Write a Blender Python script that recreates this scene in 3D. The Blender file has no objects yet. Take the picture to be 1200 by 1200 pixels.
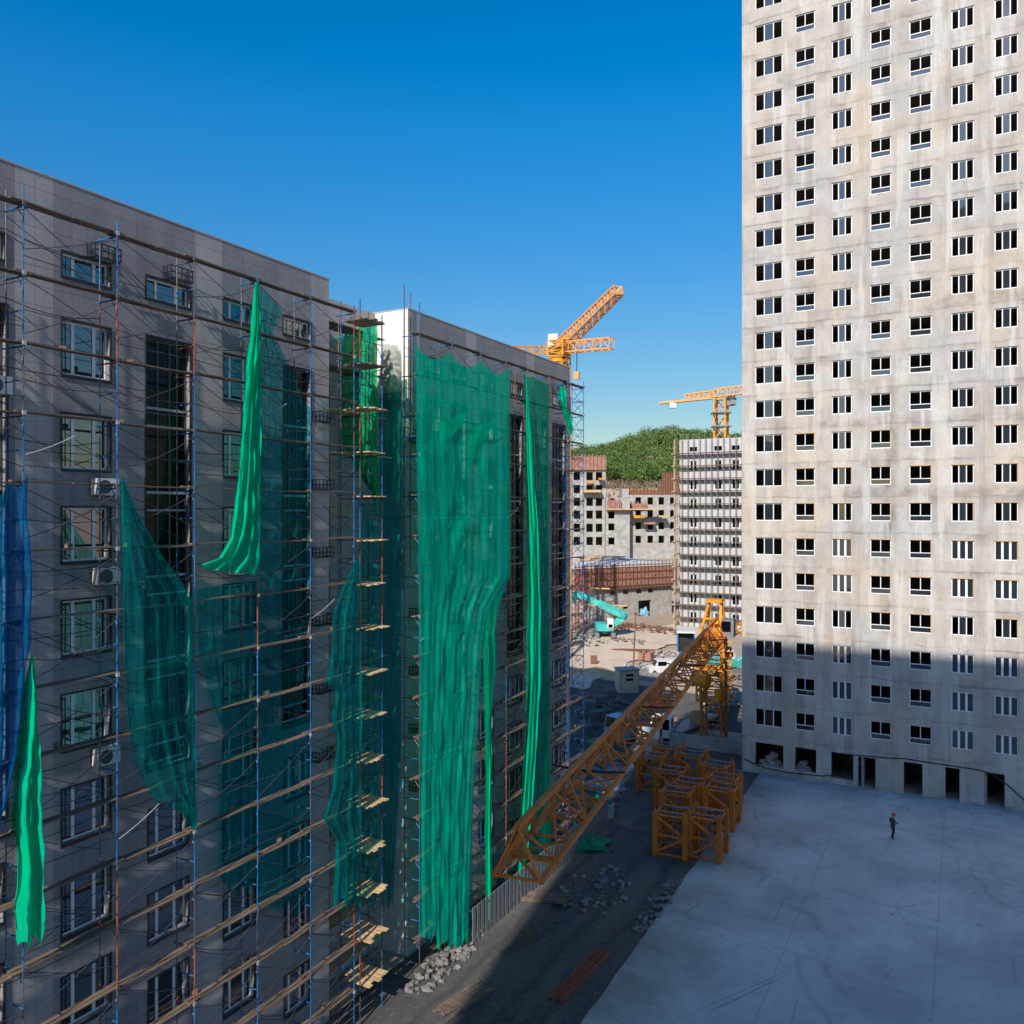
import bpy, bmesh, math, random
import numpy as np
from mathutils import Vector, Matrix, noise as mnoise

random.seed(7)
R = math.radians
scene = bpy.context.scene
COL = scene.collection

# ------------------------------------------------------------------ camera, sky, sun, exposure
F = 976.0                      # focal length in photo pixels (1200 wide)
YAW = R(28.4)
H = 23.0                       # camera height above the street
FW = Vector((-math.sin(YAW), math.cos(YAW), 0))
RT = Vector((math.cos(YAW), math.sin(YAW), 0))
cam_d = bpy.data.cameras.new('camera')
cam_d.sensor_width = 36; cam_d.lens = F / 1200 * 36
cam_d.clip_start = 0.1; cam_d.clip_end = 9000
cam = bpy.data.objects.new('camera', cam_d); COL.objects.link(cam)
cam.location = (0, 0, H); cam.rotation_euler = (R(90), 0, YAW)
scene.camera = cam

SUN_EL, SUN_AZ = 34.5, 8.7     # azimuth: degrees from -Y towards +X
sv = Vector((math.sin(R(SUN_AZ)) * math.cos(R(SUN_EL)), -math.cos(R(SUN_AZ)) * math.cos(R(SUN_EL)), math.sin(R(SUN_EL))))
world = bpy.data.worlds.new('World'); scene.world = world; world.use_nodes = True
nt = world.node_tree
bg = nt.nodes['Background']
sky = nt.nodes.new('ShaderNodeTexSky'); sky.sky_type = 'NISHITA'; sky.sun_disc = False
sky.sun_elevation = R(SUN_EL); sky.sun_rotation = R(180 - SUN_AZ)
sky.altitude = 0; sky.air_density = 1.1; sky.dust_density = 0.4; sky.ozone_density = 1.6
hsv = nt.nodes.new('ShaderNodeHueSaturation'); hsv.inputs['Saturation'].default_value = 1.56; hsv.inputs['Hue'].default_value = 0.502
nt.links.new(sky.outputs[0], hsv.inputs['Color']); tcw = nt.nodes.new('ShaderNodeTexCoord'); sxyz = nt.nodes.new('ShaderNodeSeparateXYZ'); nt.links.new(tcw.outputs['Generated'], sxyz.inputs[0])
mrw = nt.nodes.new('ShaderNodeMapRange')          # less glare low in the air: clear day
for k_, v_ in enumerate((0.0, 0.42, 0.42, 1.0)): mrw.inputs[k_ + 1].default_value = v_
vmw = nt.nodes.new('ShaderNodeVectorMath'); vmw.operation = 'SCALE'
nt.links.new(sxyz.outputs[2], mrw.inputs[0]); nt.links.new(hsv.outputs[0], vmw.inputs[0]); nt.links.new(mrw.outputs[0], vmw.inputs['Scale']); nt.links.new(vmw.outputs[0], bg.inputs[0]); bg.inputs[1].default_value = 0.14
sun_d = bpy.data.lights.new('sun', 'SUN'); sun_d.energy = 4.5; sun_d.angle = R(0.5); sun_d.color = (1.0, 0.93, 0.84)
sun = bpy.data.objects.new('sun', sun_d); COL.objects.link(sun)
sun.location = (0, -60, 150); sun.rotation_euler = (-sv).to_track_quat('-Z', 'Y').to_euler()
scene.view_settings.view_transform = 'Standard'; scene.view_settings.look = 'None'
scene.view_settings.exposure = 0.2; scene.view_settings.gamma = 1.0
scene.render.engine = 'CYCLES'
scene.cycles.max_bounces = 8; scene.cycles.transparent_max_bounces = 24
scene.cycles.use_denoising = True

# ------------------------------------------------------------------ terrain function and sight lines
def lerp(a, b, t): return a + (b - a) * t
def interp(x, xs, ys):
    if x <= xs[0]: return ys[0]
    for i in range(1, len(xs)):
        if x <= xs[i]:
            t = (x - xs[i-1]) / (xs[i] - xs[i-1]); t = t * t * (3 - 2 * t) if i > 3 else t
            return lerp(ys[i-1], ys[i], t)
    return ys[-1]
def terrain(x, y):
    f = x * FW.x + y * FW.y; l = x * RT.x + y * RT.y
    ridge = 36 + 0.17 * max(-120, min(l, 160)) + 3 * math.sin(l / 23.0) + 2 * math.sin(l / 9.0 + 1)
    if f < 84: return 0.0
    z = interp(f, [84, 100, 130, 160, 200, 215, 240, 340, 480, 900], [0, 1.6, 4.7, 5.5, 13, 14, 30, ridge, ridge - 14, 10])
    return z
def direction(px, py): return FW + RT * ((px - 600) / F) + Vector((0, 0, -(py - 600) / F))
CAMP = Vector((0, 0, H))
def on_x(px, py, X):
    d = direction(px, py); return CAMP + d * (X / d.x)
def on_y(px, py, Y):
    d = direction(px, py); return CAMP + d * (Y / d.y)
def at_depth(px, py, dep): return CAMP + direction(px, py) * dep
def on_ground(px, py):
    d = direction(px, py); t = 20.0
    while t < 600:
        p = CAMP + d * t
        if p.z <= terrain(p.x, p.y): return Vector((p.x, p.y, terrain(p.x, p.y)))
        t += 0.1
    return p

# ------------------------------------------------------------------ materials
def mat(name, col, rough=0.7, metal=0.0, var=0.0, scale=3.0, bump=0.0, spec=None, stretch=None):
    m = bpy.data.materials.new(name); m.use_nodes = True
    n = m.node_tree.nodes; l = m.node_tree.links
    b = n['Principled BSDF']
    b.inputs['Roughness'].default_value = rough; b.inputs['Metallic'].default_value = metal
    b.inputs['Base Color'].default_value = (*col, 1)
    if spec is not None: b.inputs['IOR'].default_value = spec
    if var or bump:
        tc = n.new('ShaderNodeTexCoord'); no = n.new('ShaderNodeTexNoise')
        no.inputs['Scale'].default_value = scale; no.inputs['Detail'].default_value = 6; no.inputs['Roughness'].default_value = 0.65
        if stretch:
            mp = n.new('ShaderNodeMapping'); mp.inputs['Scale'].default_value = stretch
            l.new(tc.outputs['Object'], mp.inputs[0]); l.new(mp.outputs[0], no.inputs[0])
        else: l.new(tc.outputs['Object'], no.inputs[0])
        if var:
            mr = n.new('ShaderNodeMapRange'); mr.inputs[1].default_value = 0.3; mr.inputs[2].default_value = 0.7
            mr.inputs[3].default_value = 1 - var; mr.inputs[4].default_value = 1 + var
            l.new(no.outputs[0], mr.inputs[0])
            mx = n.new('ShaderNodeVectorMath'); mx.operation = 'SCALE'; mx.inputs[0].default_value = col
            l.new(mr.outputs[0], mx.inputs['Scale']); l.new(mx.outputs[0], b.inputs['Base Color'])
        if bump:
            bp = n.new('ShaderNodeBump'); bp.inputs['Strength'].default_value = bump; bp.inputs['Distance'].default_value = 0.05
            l.new(no.outputs[0], bp.inputs['Height']); l.new(bp.outputs[0], b.inputs['Normal'])
    return m

class NB:
    """small node builder"""
    def __init__(s, name):
        s.m = bpy.data.materials.new(name); s.m.use_nodes = True; s.t = s.m.node_tree
        s.n = s.t.nodes; s.l = s.t.links; s.b = s.n['Principled BSDF']
        s.tc = s.n.new('ShaderNodeNewGeometry')
    def put(s, sock, v):
        if isinstance(v, bpy.types.NodeSocket): s.l.new(v, sock)
        else: sock.default_value = v
    def math(s, op, a, b=0.0, c=None):
        x = s.n.new('ShaderNodeMath'); x.operation = op; s.put(x.inputs[0], a); s.put(x.inputs[1], b)
        if c is not None: s.put(x.inputs[2], c)
        return x.outputs[0]
    def xyz(s):
        x = s.n.new('ShaderNodeSeparateXYZ'); s.l.new(s.tc.outputs['Position'], x.inputs[0]); return x.outputs
    def noise(s, scale, detail=5, stretch=(1, 1, 1), rough=0.6, off=(0, 0, 0)):
        mp = s.n.new('ShaderNodeMapping'); mp.inputs['Scale'].default_value = stretch; mp.inputs['Location'].default_value = off
        s.l.new(s.tc.outputs['Position'], mp.inputs[0])
        x = s.n.new('ShaderNodeTexNoise'); x.inputs['Scale'].default_value = scale; x.inputs['Detail'].default_value = detail
        x.inputs['Roughness'].default_value = rough
        s.l.new(mp.outputs[0], x.inputs[0]); return x.outputs[0]
    def rng(s, v, a, b, c, d, smooth=False):
        x = s.n.new('ShaderNodeMapRange'); s.put(x.inputs[0], v)
        if smooth: x.interpolation_type = 'SMOOTHSTEP'
        for i, q in enumerate((a, b, c, d)): x.inputs[i+1].default_value = q
        return x.outputs[0]
    def mix(s, f, a, b, mode='MIX'):
        x = s.n.new('ShaderNodeMix'); x.data_type = 'RGBA'; x.blend_type = mode
        s.put(x.inputs[0], f)
        for sock, v in ((x.inputs[6], a), (x.inputs[7], b)):
            if isinstance(v, tuple): sock.default_value = (*v, 1) if len(v) == 3 else v
            else: s.l.new(v, sock)
        return x.outputs[2]
    def seam(s, v, period, width, off=0.0):
        f = s.math('FRACT', s.math('DIVIDE', s.math('ADD', v, off), period))
        d = s.math('MINIMUM', f, s.math('SUBTRACT', 1.0, f))
        return s.rng(d, 0.0, width / period, 1.0, 0.0)
    def done(s, col, rough=0.8, bump=None, bs=0.3, bd=0.03):
        s.put(s.b.inputs['Base Color'], col); s.put(s.b.inputs['Roughness'], rough)
        if bump is not None:
            bp = s.n.new('ShaderNodeBump'); bp.inputs['Strength'].default_value = bs; bp.inputs['Distance'].default_value = bd
            s.l.new(bump, bp.inputs['Height']); s.l.new(bp.outputs[0], s.b.inputs['Normal'])
        return s.m

def tower_concrete(name, base=(0.49, 0.44, 0.38), axis=0):
    b = NB(name); p = b.xyz(); x, z = p[axis], p[2]
    big = b.noise(0.09, 4, off=(3, 1, 7)); mid = b.noise(0.55, 7, stretch=(1, 1, 0.5), rough=0.7); fine = b.noise(5, 6, rough=0.7)
    pour = b.n.new('ShaderNodeTexWhiteNoise'); pour.noise_dimensions = '2D'
    cm = b.n.new('ShaderNodeCombineXYZ'); b.l.new(b.math('FLOOR', b.math('DIVIDE', b.math('SUBTRACT', z, 0.25), 3.0)), cm.inputs[0])
    b.l.new(b.math('FLOOR', b.math('DIVIDE', b.math('ADD', x, 30.0), 6.1)), cm.inputs[1]); b.l.new(cm.outputs[0], pour.inputs[0])
    col = b.mix(b.rng(big, 0.42, 0.58, 0, 1), base, (0.43, 0.405, 0.385))
    col = b.mix(b.math('MULTIPLY', pour.outputs[0], 0.3), col, (0.37, 0.35, 0.33))
    col = b.mix(b.rng(mid, 0.46, 0.62, 0, 0.65), col, (0.31, 0.28, 0.255))
    col = b.mix(b.rng(mid, 0.44, 0.32, 0, 0.5), col, (0.63, 0.6, 0.56))
    # slab joints: a ragged dark line at every storey with stains bleeding from it
    ragged = b.math('ADD', z, b.math('MULTIPLY', b.math('SUBTRACT', b.noise(0.6, 4), 0.5), 0.45))
    joint = b.seam(ragged, 3.0, 0.13, off=-0.25)
    joint = b.math('MULTIPLY', joint, b.rng(b.noise(0.3, 5, off=(9, 2, 3)), 0.42, 0.58, 0.12, 1.0))
    col = b.mix(b.math('MULTIPLY', joint, 0.8), col, (0.15, 0.13, 0.115))
    fz = b.math('FRACT', b.math('DIVIDE', b.math('SUBTRACT', z, 0.25), 3.0))
    below = b.math('MULTIPLY', b.rng(fz, 0.62, 1.0, 0, 1), b.rng(b.noise(0.4, 6, stretch=(1, 1, 0.6), off=(5, 0, 2), rough=0.7), 0.5, 0.62, 0, 1))
    above = b.math('MULTIPLY', b.rng(fz, 0.34, 0.0, 0, 1), b.rng(b.noise(0.4, 6, off=(15, 0, 12), rough=0.7), 0.5, 0.62, 0, 1))
    col = b.mix(b.math('MULTIPLY', below, 0.8), col, (0.22, 0.185, 0.16))
    col = b.mix(b.math('MULTIPLY', above, 0.65), col, (0.25, 0.215, 0.185))
    # formwork sheet marks
    sh = b.math('MAXIMUM', b.seam(x, 1.22, 0.045), b.math('MULTIPLY', b.seam(z, 1.5, 0.04, off=0.6), 0.7))
    sh = b.math('MULTIPLY', sh, b.rng(b.noise(0.5, 4, off=(1, 8, 3)), 0.42, 0.6, 0, 1))
    col = b.mix(b.math('MULTIPLY', sh, 0.5), col, (0.27, 0.245, 0.225))
    sx = b.math('FLOOR', b.math('DIVIDE', x, 1.22)); sz = b.math('FLOOR', b.math('DIVIDE', b.math('ADD', z, 0.6), 1.5))
    wn = b.n.new('ShaderNodeTexWhiteNoise'); wn.noise_dimensions = '2D'; c2 = b.n.new('ShaderNodeCombineXYZ'); b.l.new(sx, c2.inputs[0]); b.l.new(sz, c2.inputs[1]); b.l.new(c2.outputs[0], wn.inputs[0])
    col = b.mix(b.math('MULTIPLY', wn.outputs[0], 0.2), col, (0.62, 0.6, 0.575))
    # vertical water runs
    run = b.rng(b.noise(0.9, 6, stretch=(1.2, 1, 0.06), off=(2, 0, 0), rough=0.65), 0.55, 0.68, 0, 1)
    col = b.mix(b.math('MULTIPLY', run, 0.62), col, (0.23, 0.195, 0.17))
    # one long dark run
    cx = b.math('ADD', x, b.math('MULTIPLY', b.math('SUBTRACT', b.noise(0.25, 3, off=(0, 0, 4)), 0.5), 1.8))
    streak = b.math('MULTIPLY', b.rng(b.math('ABSOLUTE', b.math('ADD', cx, 5.2)), 0.08, 0.6, 1, 0), b.math('MULTIPLY', b.rng(z, 12, 15, 0, 1), b.rng(z, 30, 35, 1, 0)))
    col = b.mix(b.math('MULTIPLY', streak, b.rng(mid, 0.4, 0.55, 0.35, 0.9)), col, (0.17, 0.145, 0.125))
    for zc, hw, xo in ((39.8, 1.0, -9.5), (24.6, .75, -8.0), (30.4, .5, -12.0)):
        bd = b.rng(b.math('ABSOLUTE', b.math('SUBTRACT', ragged, zc)), hw * .15, hw, 1, 0)
        bd = b.math('MULTIPLY', bd, b.math('MULTIPLY', b.rng(x, xo - 3, xo + 1, 0, 1), b.rng(b.noise(0.5, 6, off=(zc, 1, 0), rough=0.75), 0.42, 0.6, 0, 1)))
        col = b.mix(b.math('MULTIPLY', bd, 0.7), col, (0.19, 0.165, 0.145))
    pale = b.rng(b.noise(0.8, 4, stretch=(1.0, 1, 0.1), off=(7, 3, 1)), 0.54, 0.6, 0, 1)
    col = b.mix(b.math('MULTIPLY', pale, 0.4), col, (0.66, 0.64, 0.6))
    orange = b.rng(b.noise(0.2, 5, off=(21, 3, 8), rough=0.7), 0.5, 0.62, 0, 1)
    col = b.mix(b.math('MULTIPLY', orange, 0.28), col, (0.6, 0.45, 0.28))
    col = b.mix(b.rng(fine, 0.45, 0.7, 0, 0.3), col, (0.3, 0.27, 0.25))
    return b.done(col, 0.9, bump=b.math('ADD', fine, mid), bs=0.3)

def panel_mat(name, base, axis=1, pw=1.2, ph=0.6):
    b = NB(name); p = b.xyz(); u, z = p[axis], p[2]
    s = b.math('MAXIMUM', b.seam(u, pw, 0.014, off=-0.05), b.seam(z, ph, 0.014))
    # each panel a slightly different tone
    cu = b.math('FLOOR', b.math('DIVIDE', b.math('ADD', u, -0.05), pw)); cz = b.math('FLOOR', b.math('DIVIDE', z, ph))
    wn = b.n.new('ShaderNodeTexWhiteNoise'); wn.noise_dimensions = '2D'
    cm = b.n.new('ShaderNodeCombineXYZ'); b.l.new(cu, cm.inputs[0]); b.l.new(cz, cm.inputs[1]); b.l.new(cm.outputs[0], wn.inputs[0])
    tone = b.math('ADD', b.math('MULTIPLY', wn.outputs[0], 0.10), 0.95)
    n1 = b.noise(0.7, 5); n2 = b.noise(9, 4)
    k = b.math('MULTIPLY', tone, b.math('MULTIPLY', b.rng(n1, 0.3, 0.7, 0.9, 1.08), b.rng(n2, 0.3, 0.7, 0.93, 1.06)))
    v = b.n.new('ShaderNodeVectorMath'); v.operation = 'SCALE'; v.inputs[0].default_value = base; b.l.new(k, v.inputs['Scale'])
    run = b.rng(b.noise(1.3, 6, stretch=(1.3, 1.3, 0.07), off=(4, 2, 0), rough=0.7), 0.5, 0.68, 0, 0.4)
    dusty = b.rng(b.noise(0.35, 5, off=(1, 6, 2)), 0.5, 0.66, 0, 0.35)
    cc = b.mix(run, v.outputs[0], tuple(c * 0.55 for c in base)); cc = b.mix(dusty, cc, (0.4, 0.36, 0.31))
    col = b.mix(b.math('MULTIPLY', s, 0.7), cc, tuple(c * 0.3 for c in base))
    return b.done(col, 0.75, bump=b.math('SUBTRACT', n2, b.math('MULTIPLY', s, 2.0)), bs=0.25, bd=0.02)

def glass_mat(name, col=(0.015, 0.018, 0.022), ior=2.3, rough=0.03):
    b = NB(name)
    b.b.inputs['IOR'].default_value = ior
    w = b.noise(0.8, 2)
    return b.done((*col, 1), rough, bump=w, bs=0.06, bd=0.05)

def net_mat(name, col, solid=0.6, weave=0.12):
    m = bpy.data.materials.new(name); m.use_nodes = True; t = m.node_tree; n = t.nodes; l = t.links
    n.remove(n['Principled BSDF']); out = n['Material Output']
    df = n.new('ShaderNodeBsdfDiffuse'); tr = n.new('ShaderNodeBsdfTranslucent'); tp = n.new('ShaderNodeBsdfTransparent')
    tc = n.new('ShaderNodeNewGeometry'); no = n.new('ShaderNodeTexNoise'); no.inputs['Scale'].default_value = 1.3; no.inputs['Detail'].default_value = 5
    mp = n.new('ShaderNodeMapping'); mp.inputs['Scale'].default_value = (3, 3, 0.5)
    l.new(tc.outputs['Position'], mp.inputs[0]); l.new(mp.outputs[0], no.inputs[0])
    df.inputs[0].default_value = (*col, 1); tr.inputs[0].default_value = (*[min(1, c * 1.15) for c in col], 1)
    tp.inputs[0].default_value = (*[lerp(c / max(col), 1.0, 0.35) for c in col], 1)
    m1 = n.new('ShaderNodeMixShader'); m1.inputs[0].default_value = 0.45
    l.new(df.outputs[0], m1.inputs[1]); l.new(tr.outputs[0], m1.inputs[2])
    mr = n.new('ShaderNodeMapRange'); mr.inputs[1].default_value = 0.3; mr.inputs[2].default_value = 0.7
    mr.inputs[3].default_value = max(0, solid - weave); mr.inputs[4].default_value = min(1, solid + weave)
    l.new(no.outputs[0], mr.inputs[0])
    m3 = n.new('ShaderNodeMapping'); m3.inputs['Scale'].default_value = (9, 9, 0.25); fn = n.new('ShaderNodeTexNoise'); fn.inputs['Scale'].default_value = 2.0; fn.inputs['Detail'].default_value = 4
    l.new(tc.outputs['Position'], m3.inputs[0]); l.new(m3.outputs[0], fn.inputs[0])
    f2 = n.new('ShaderNodeMapRange'); f2.inputs[1].default_value = 0.35; f2.inputs[2].default_value = 0.65; f2.inputs[3].default_value = -weave; f2.inputs[4].default_value = weave * 1.6
    l.new(fn.outputs[0], f2.inputs[0])
    sp = n.new('ShaderNodeSeparateXYZ'); l.new(tc.outputs['Position'], sp.inputs[0])
    def seam(axis, per, wid, off):
        a = n.new('ShaderNodeMath'); a.operation = 'ADD'; a.inputs[1].default_value = off; l.new(sp.outputs[axis], a.inputs[0])
        d = n.new('ShaderNodeMath'); d.operation = 'PINGPONG'; d.inputs[1].default_value = per / 2; l.new(a.outputs[0], d.inputs[0])
        c = n.new('ShaderNodeMath'); c.operation = 'LESS_THAN'; c.inputs[1].default_value = wid; l.new(d.outputs[0], c.inputs[0]); return c.outputs[0]
    s1 = n.new('ShaderNodeMath'); s1.operation = 'MAXIMUM'; l.new(seam(1, 1.5, .03, .4), s1.inputs[0]); l.new(seam(2, 6.0, .05, 1.3), s1.inputs[1])
    s2 = n.new('ShaderNodeMath'); s2.operation = 'MULTIPLY'; s2.inputs[1].default_value = 0.22; l.new(s1.outputs[0], s2.inputs[0])
    a1 = n.new('ShaderNodeMath'); l.new(mr.outputs[0], a1.inputs[0]); l.new(f2.outputs[0], a1.inputs[1])
    a2 = n.new('ShaderNodeMath'); a2.use_clamp = True; l.new(a1.outputs[0], a2.inputs[0]); l.new(s2.outputs[0], a2.inputs[1])
    m2 = n.new('ShaderNodeMixShader'); l.new(a2.outputs[0], m2.inputs[0]); l.new(tp.outputs[0], m2.inputs[1]); l.new(m1.outputs[0], m2.inputs[2])
    l.new(m2.outputs[0], out.inputs[0]); return m

M = {}
M['tower'] = tower_concrete('tower_concrete')
M['concrete'] = mat('concrete', (0.36, 0.345, 0.32), 0.9, var=0.3, scale=0.9, bump=0.3)
M['inside'] = mat('interior_concrete', (0.3, 0.27, 0.24), 0.95, var=0.25, scale=1.0)
M['panel_grey'] = panel_mat('grey_panel', (0.25, 0.245, 0.26))
M['panel_light'] = panel_mat('light_panel', (0.385, 0.365, 0.365))
M['panel_white'] = panel_mat('white_panel', (0.80, 0.75, 0.71), axis=0)
M['panel_side'] = panel_mat('grey_side_panel', (0.36, 0.34, 0.34), axis=0)
M['dark_trim'] = mat('dark_trim', (0.016, 0.019, 0.026), 0.6)
M['white_pvc'] = mat('white_frame', (0.78, 0.79, 0.8), 0.4)
M['grey_pvc'] = mat('grey_frame', (0.36, 0.38, 0.42), 0.45)
M['dark_frame'] = mat('dark_frame', (0.06, 0.065, 0.075), 0.45)
M['glass'] = glass_mat('window_glass', ior=2.9)
M['glass_dark'] = glass_mat('dark_glass', (0.004, 0.005, 0.007), 1.3, 0.08)
M['glass_tower'] = glass_mat('tower_glass', (0.02, 0.024, 0.03), 2.3)
M['roofing'] = mat('roofing', (0.2, 0.2, 0.2), 0.9, var=0.2)
M['blue_pole'] = mat('blue_paint', (0.016, 0.13, 0.34), 0.5, var=0.4, scale=2)
M['rust_pole'] = mat('red_rust_paint', (0.33, 0.075, 0.035), 0.65, var=0.4, scale=3)
M['grey_pole'] = mat('grey_steel', (0.11, 0.11, 0.12), 0.5, 0.3, var=0.3, scale=3)
M['pale_pole'] = mat('galvanised_steel', (0.5, 0.5, 0.5), 0.4, 0.4, var=0.2)
M['rod'] = mat('brace_steel', (0.055, 0.05, 0.05), 0.6, 0.2, var=0.4, scale=2)
M['plank'] = mat('weathered_plank', (0.165, 0.118, 0.085), 0.85, var=0.45, scale=1.5, bump=0.4, stretch=(6, 0.6, 6))
M['timber'] = mat('new_timber', (0.55, 0.38, 0.2), 0.8, var=0.3, scale=2)
M['green_net'] = net_mat('green_net', (0.0, 0.66, 0.42), 0.6, 0.14)
M['green_bunch'] = net_mat('bright_green_net', (0.0, 0.66, 0.36), 0.9, 0.06)
M['added_flap_net'] = net_mat('added_flap_net', (0.0, 0.58, 0.36), 0.72)
M['sheer_green'] = net_mat('sheer_green_net', (0.0, 0.36, 0.22), 0.62)
M['teal_net'] = net_mat('teal_net', (0.0, 0.25, 0.245), 0.33, 0.14)
M['dark_net'] = net_mat('dark_teal_net', (0.0, 0.155, 0.16), 0.38)
M['lime_net'] = net_mat('lime_green_net', (0.01, 0.5, 0.2), 0.78)
M['blue_net'] = net_mat('blue_net', (0.0, 0.19, 0.43), 0.46)

def worn_paint(name, col):
    b = NB(name); n1 = b.noise(1.1, 6, rough=0.7); n2 = b.noise(7, 5, rough=0.7); n3 = b.noise(0.25, 3, off=(2, 2, 2))
    c = b.mix(b.rng(n3, 0.4, 0.6, 0, 0.6), col, tuple(q * 0.72 for q in col))
    c = b.mix(b.rng(n1, 0.5, 0.68, 0, 0.65), c, (0.2, 0.075, 0.025))
    c = b.mix(b.rng(n2, 0.58, 0.68, 0, 0.85), c, (0.09, 0.045, 0.025))
    return b.done(c, 0.55, bump=n2, bs=0.2)
M['yellow'] = worn_paint('worn_yellow', (0.78, 0.33, 0.012))
M['orange'] = worn_paint('worn_orange', (0.64, 0.175, 0.012))
M['pink_orange'] = mat('faded_orange', (0.75, 0.36, 0.1), 0.5, var=0.15)
M['turquoise'] = mat('turquoise_paint', (0.06, 0.44, 0.4), 0.55, var=0.35, scale=1.2)
M['white_paint'] = mat('white_paint', (0.66, 0.65, 0.62), 0.5, var=0.2, scale=1.2)
M['cyan_paint'] = mat('pale_blue_paint', (0.2, 0.42, 0.62), 0.4, var=0.1)
M['blue_paint'] = mat('mid_blue_paint', (0.04, 0.2, 0.45), 0.4, var=0.1)
M['red_paint'] = mat('red_paint', (0.5, 0.04, 0.03), 0.5, var=0.2)
M['black'] = mat('black_rubber', (0.02, 0.02, 0.02), 0.8)
M['grey_steel'] = mat('dull_steel', (0.25, 0.26, 0.27), 0.5, 0.4, var=0.2)
M['formwork'] = mat('red_formwork', (0.34, 0.17, 0.125), 0.8, var=0.4, scale=1.2)
M['rebar'] = mat('rusty_rebar', (0.2, 0.09, 0.05), 0.9, var=0.3)
M['sand'] = mat('sand', (0.5, 0.36, 0.2), 0.95, var=0.15, scale=2, bump=0.4)
M['rubble'] = mat('rubble', (0.4, 0.37, 0.34), 0.95, var=0.4, scale=1.5)
M['rubble_dark'] = mat('dark_rubble', (0.2, 0.18, 0.165), 0.95, var=0.4, scale=1.5)
M['bark'] = mat('bark', (0.09, 0.07, 0.05), 0.9)
M['skin'] = mat('skin', (0.42, 0.25, 0.18), 0.6)
M['jacket'] = mat('camouflage_jacket', (0.075, 0.08, 0.055), 0.9, var=0.5, scale=9)
M['red_jacket'] = mat('red_jacket', (0.6, 0.06, 0.035), 0.8, var=0.1)
M['trousers'] = mat('dark_trousers', (0.018, 0.024, 0.045), 0.9, var=0.2)
M['boots'] = mat('black_boots', (0.015, 0.014, 0.013), 0.7)
M['helmet'] = mat('red_helmet', (0.55, 0.03, 0.025), 0.4)
M['white_helmet'] = mat('white_helmet', (0.7, 0.7, 0.68), 0.4)
M['bags'] = mat('pale_bags', (0.4, 0.42, 0.5), 0.8, var=0.3)
M['cable'] = mat('black_cable', (0.012, 0.012, 0.014), 0.7)

def ground_mat():
    b = NB('ground'); n1 = b.noise(0.05, 6); n2 = b.noise(0.6, 6, off=(4, 4, 0)); n3 = b.noise(5, 4)
    col = b.mix(b.rng(n1, 0.4, 0.6, 0, 1), (0.44, 0.33, 0.225), (0.36, 0.29, 0.225))
    col = b.mix(b.rng(n2, 0.45, 0.7, 0, 0.7), col, (0.47, 0.4, 0.32))
    col = b.mix(b.rng(n3, 0.45, 0.75, 0, 0.4), col, (0.2, 0.16, 0.13))
    return b.done(col, 0.95, bump=b.math('ADD', n2, n3), bs=0.6, bd=0.15)
M['ground'] = ground_mat()
def street_mat():
    b = NB('street'); n1 = b.noise(0.25, 6, stretch=(1.5, 0.35, 1)); n2 = b.noise(2.5, 6); n3 = b.noise(14, 4)
    col = b.mix(b.rng(n1, 0.4, 0.62, 0, 1), (0.055, 0.055, 0.058), (0.105, 0.095, 0.085))
    col = b.mix(b.rng(n2, 0.5, 0.75, 0, 0.7), col, (0.16, 0.145, 0.13))
    p = b.xyz(); wx = b.math('ADD', p[0], b.math('MULTIPLY', b.math('SUBTRACT', b.noise(0.12, 3), 0.5), 3.0))
    rut = b.math('MAXIMUM', b.seam(wx, 5.2, 0.35, off=1.0), b.seam(wx, 5.2, 0.35, off=2.9))
    col = b.mix(b.math('MULTIPLY', rut, 0.65), col, (0.03, 0.03, 0.032))
    pud = b.rng(b.noise(0.22, 3, stretch=(1.6, 0.6, 1), off=(3, 7, 0)), 0.6, 0.63, 0, 1)
    col = b.mix(pud, col, (0.025, 0.024, 0.024))
    col = b.mix(b.rng(n3, 0.5, 0.8, 0, 0.5), col, (0.24, 0.22, 0.2))
    return b.done(col, b.rng(pud, 0, 1, 0.9, 0.08), bump=b.math('ADD', n2, n3), bs=0.5, bd=0.05)
M['street'] = street_mat()
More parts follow.
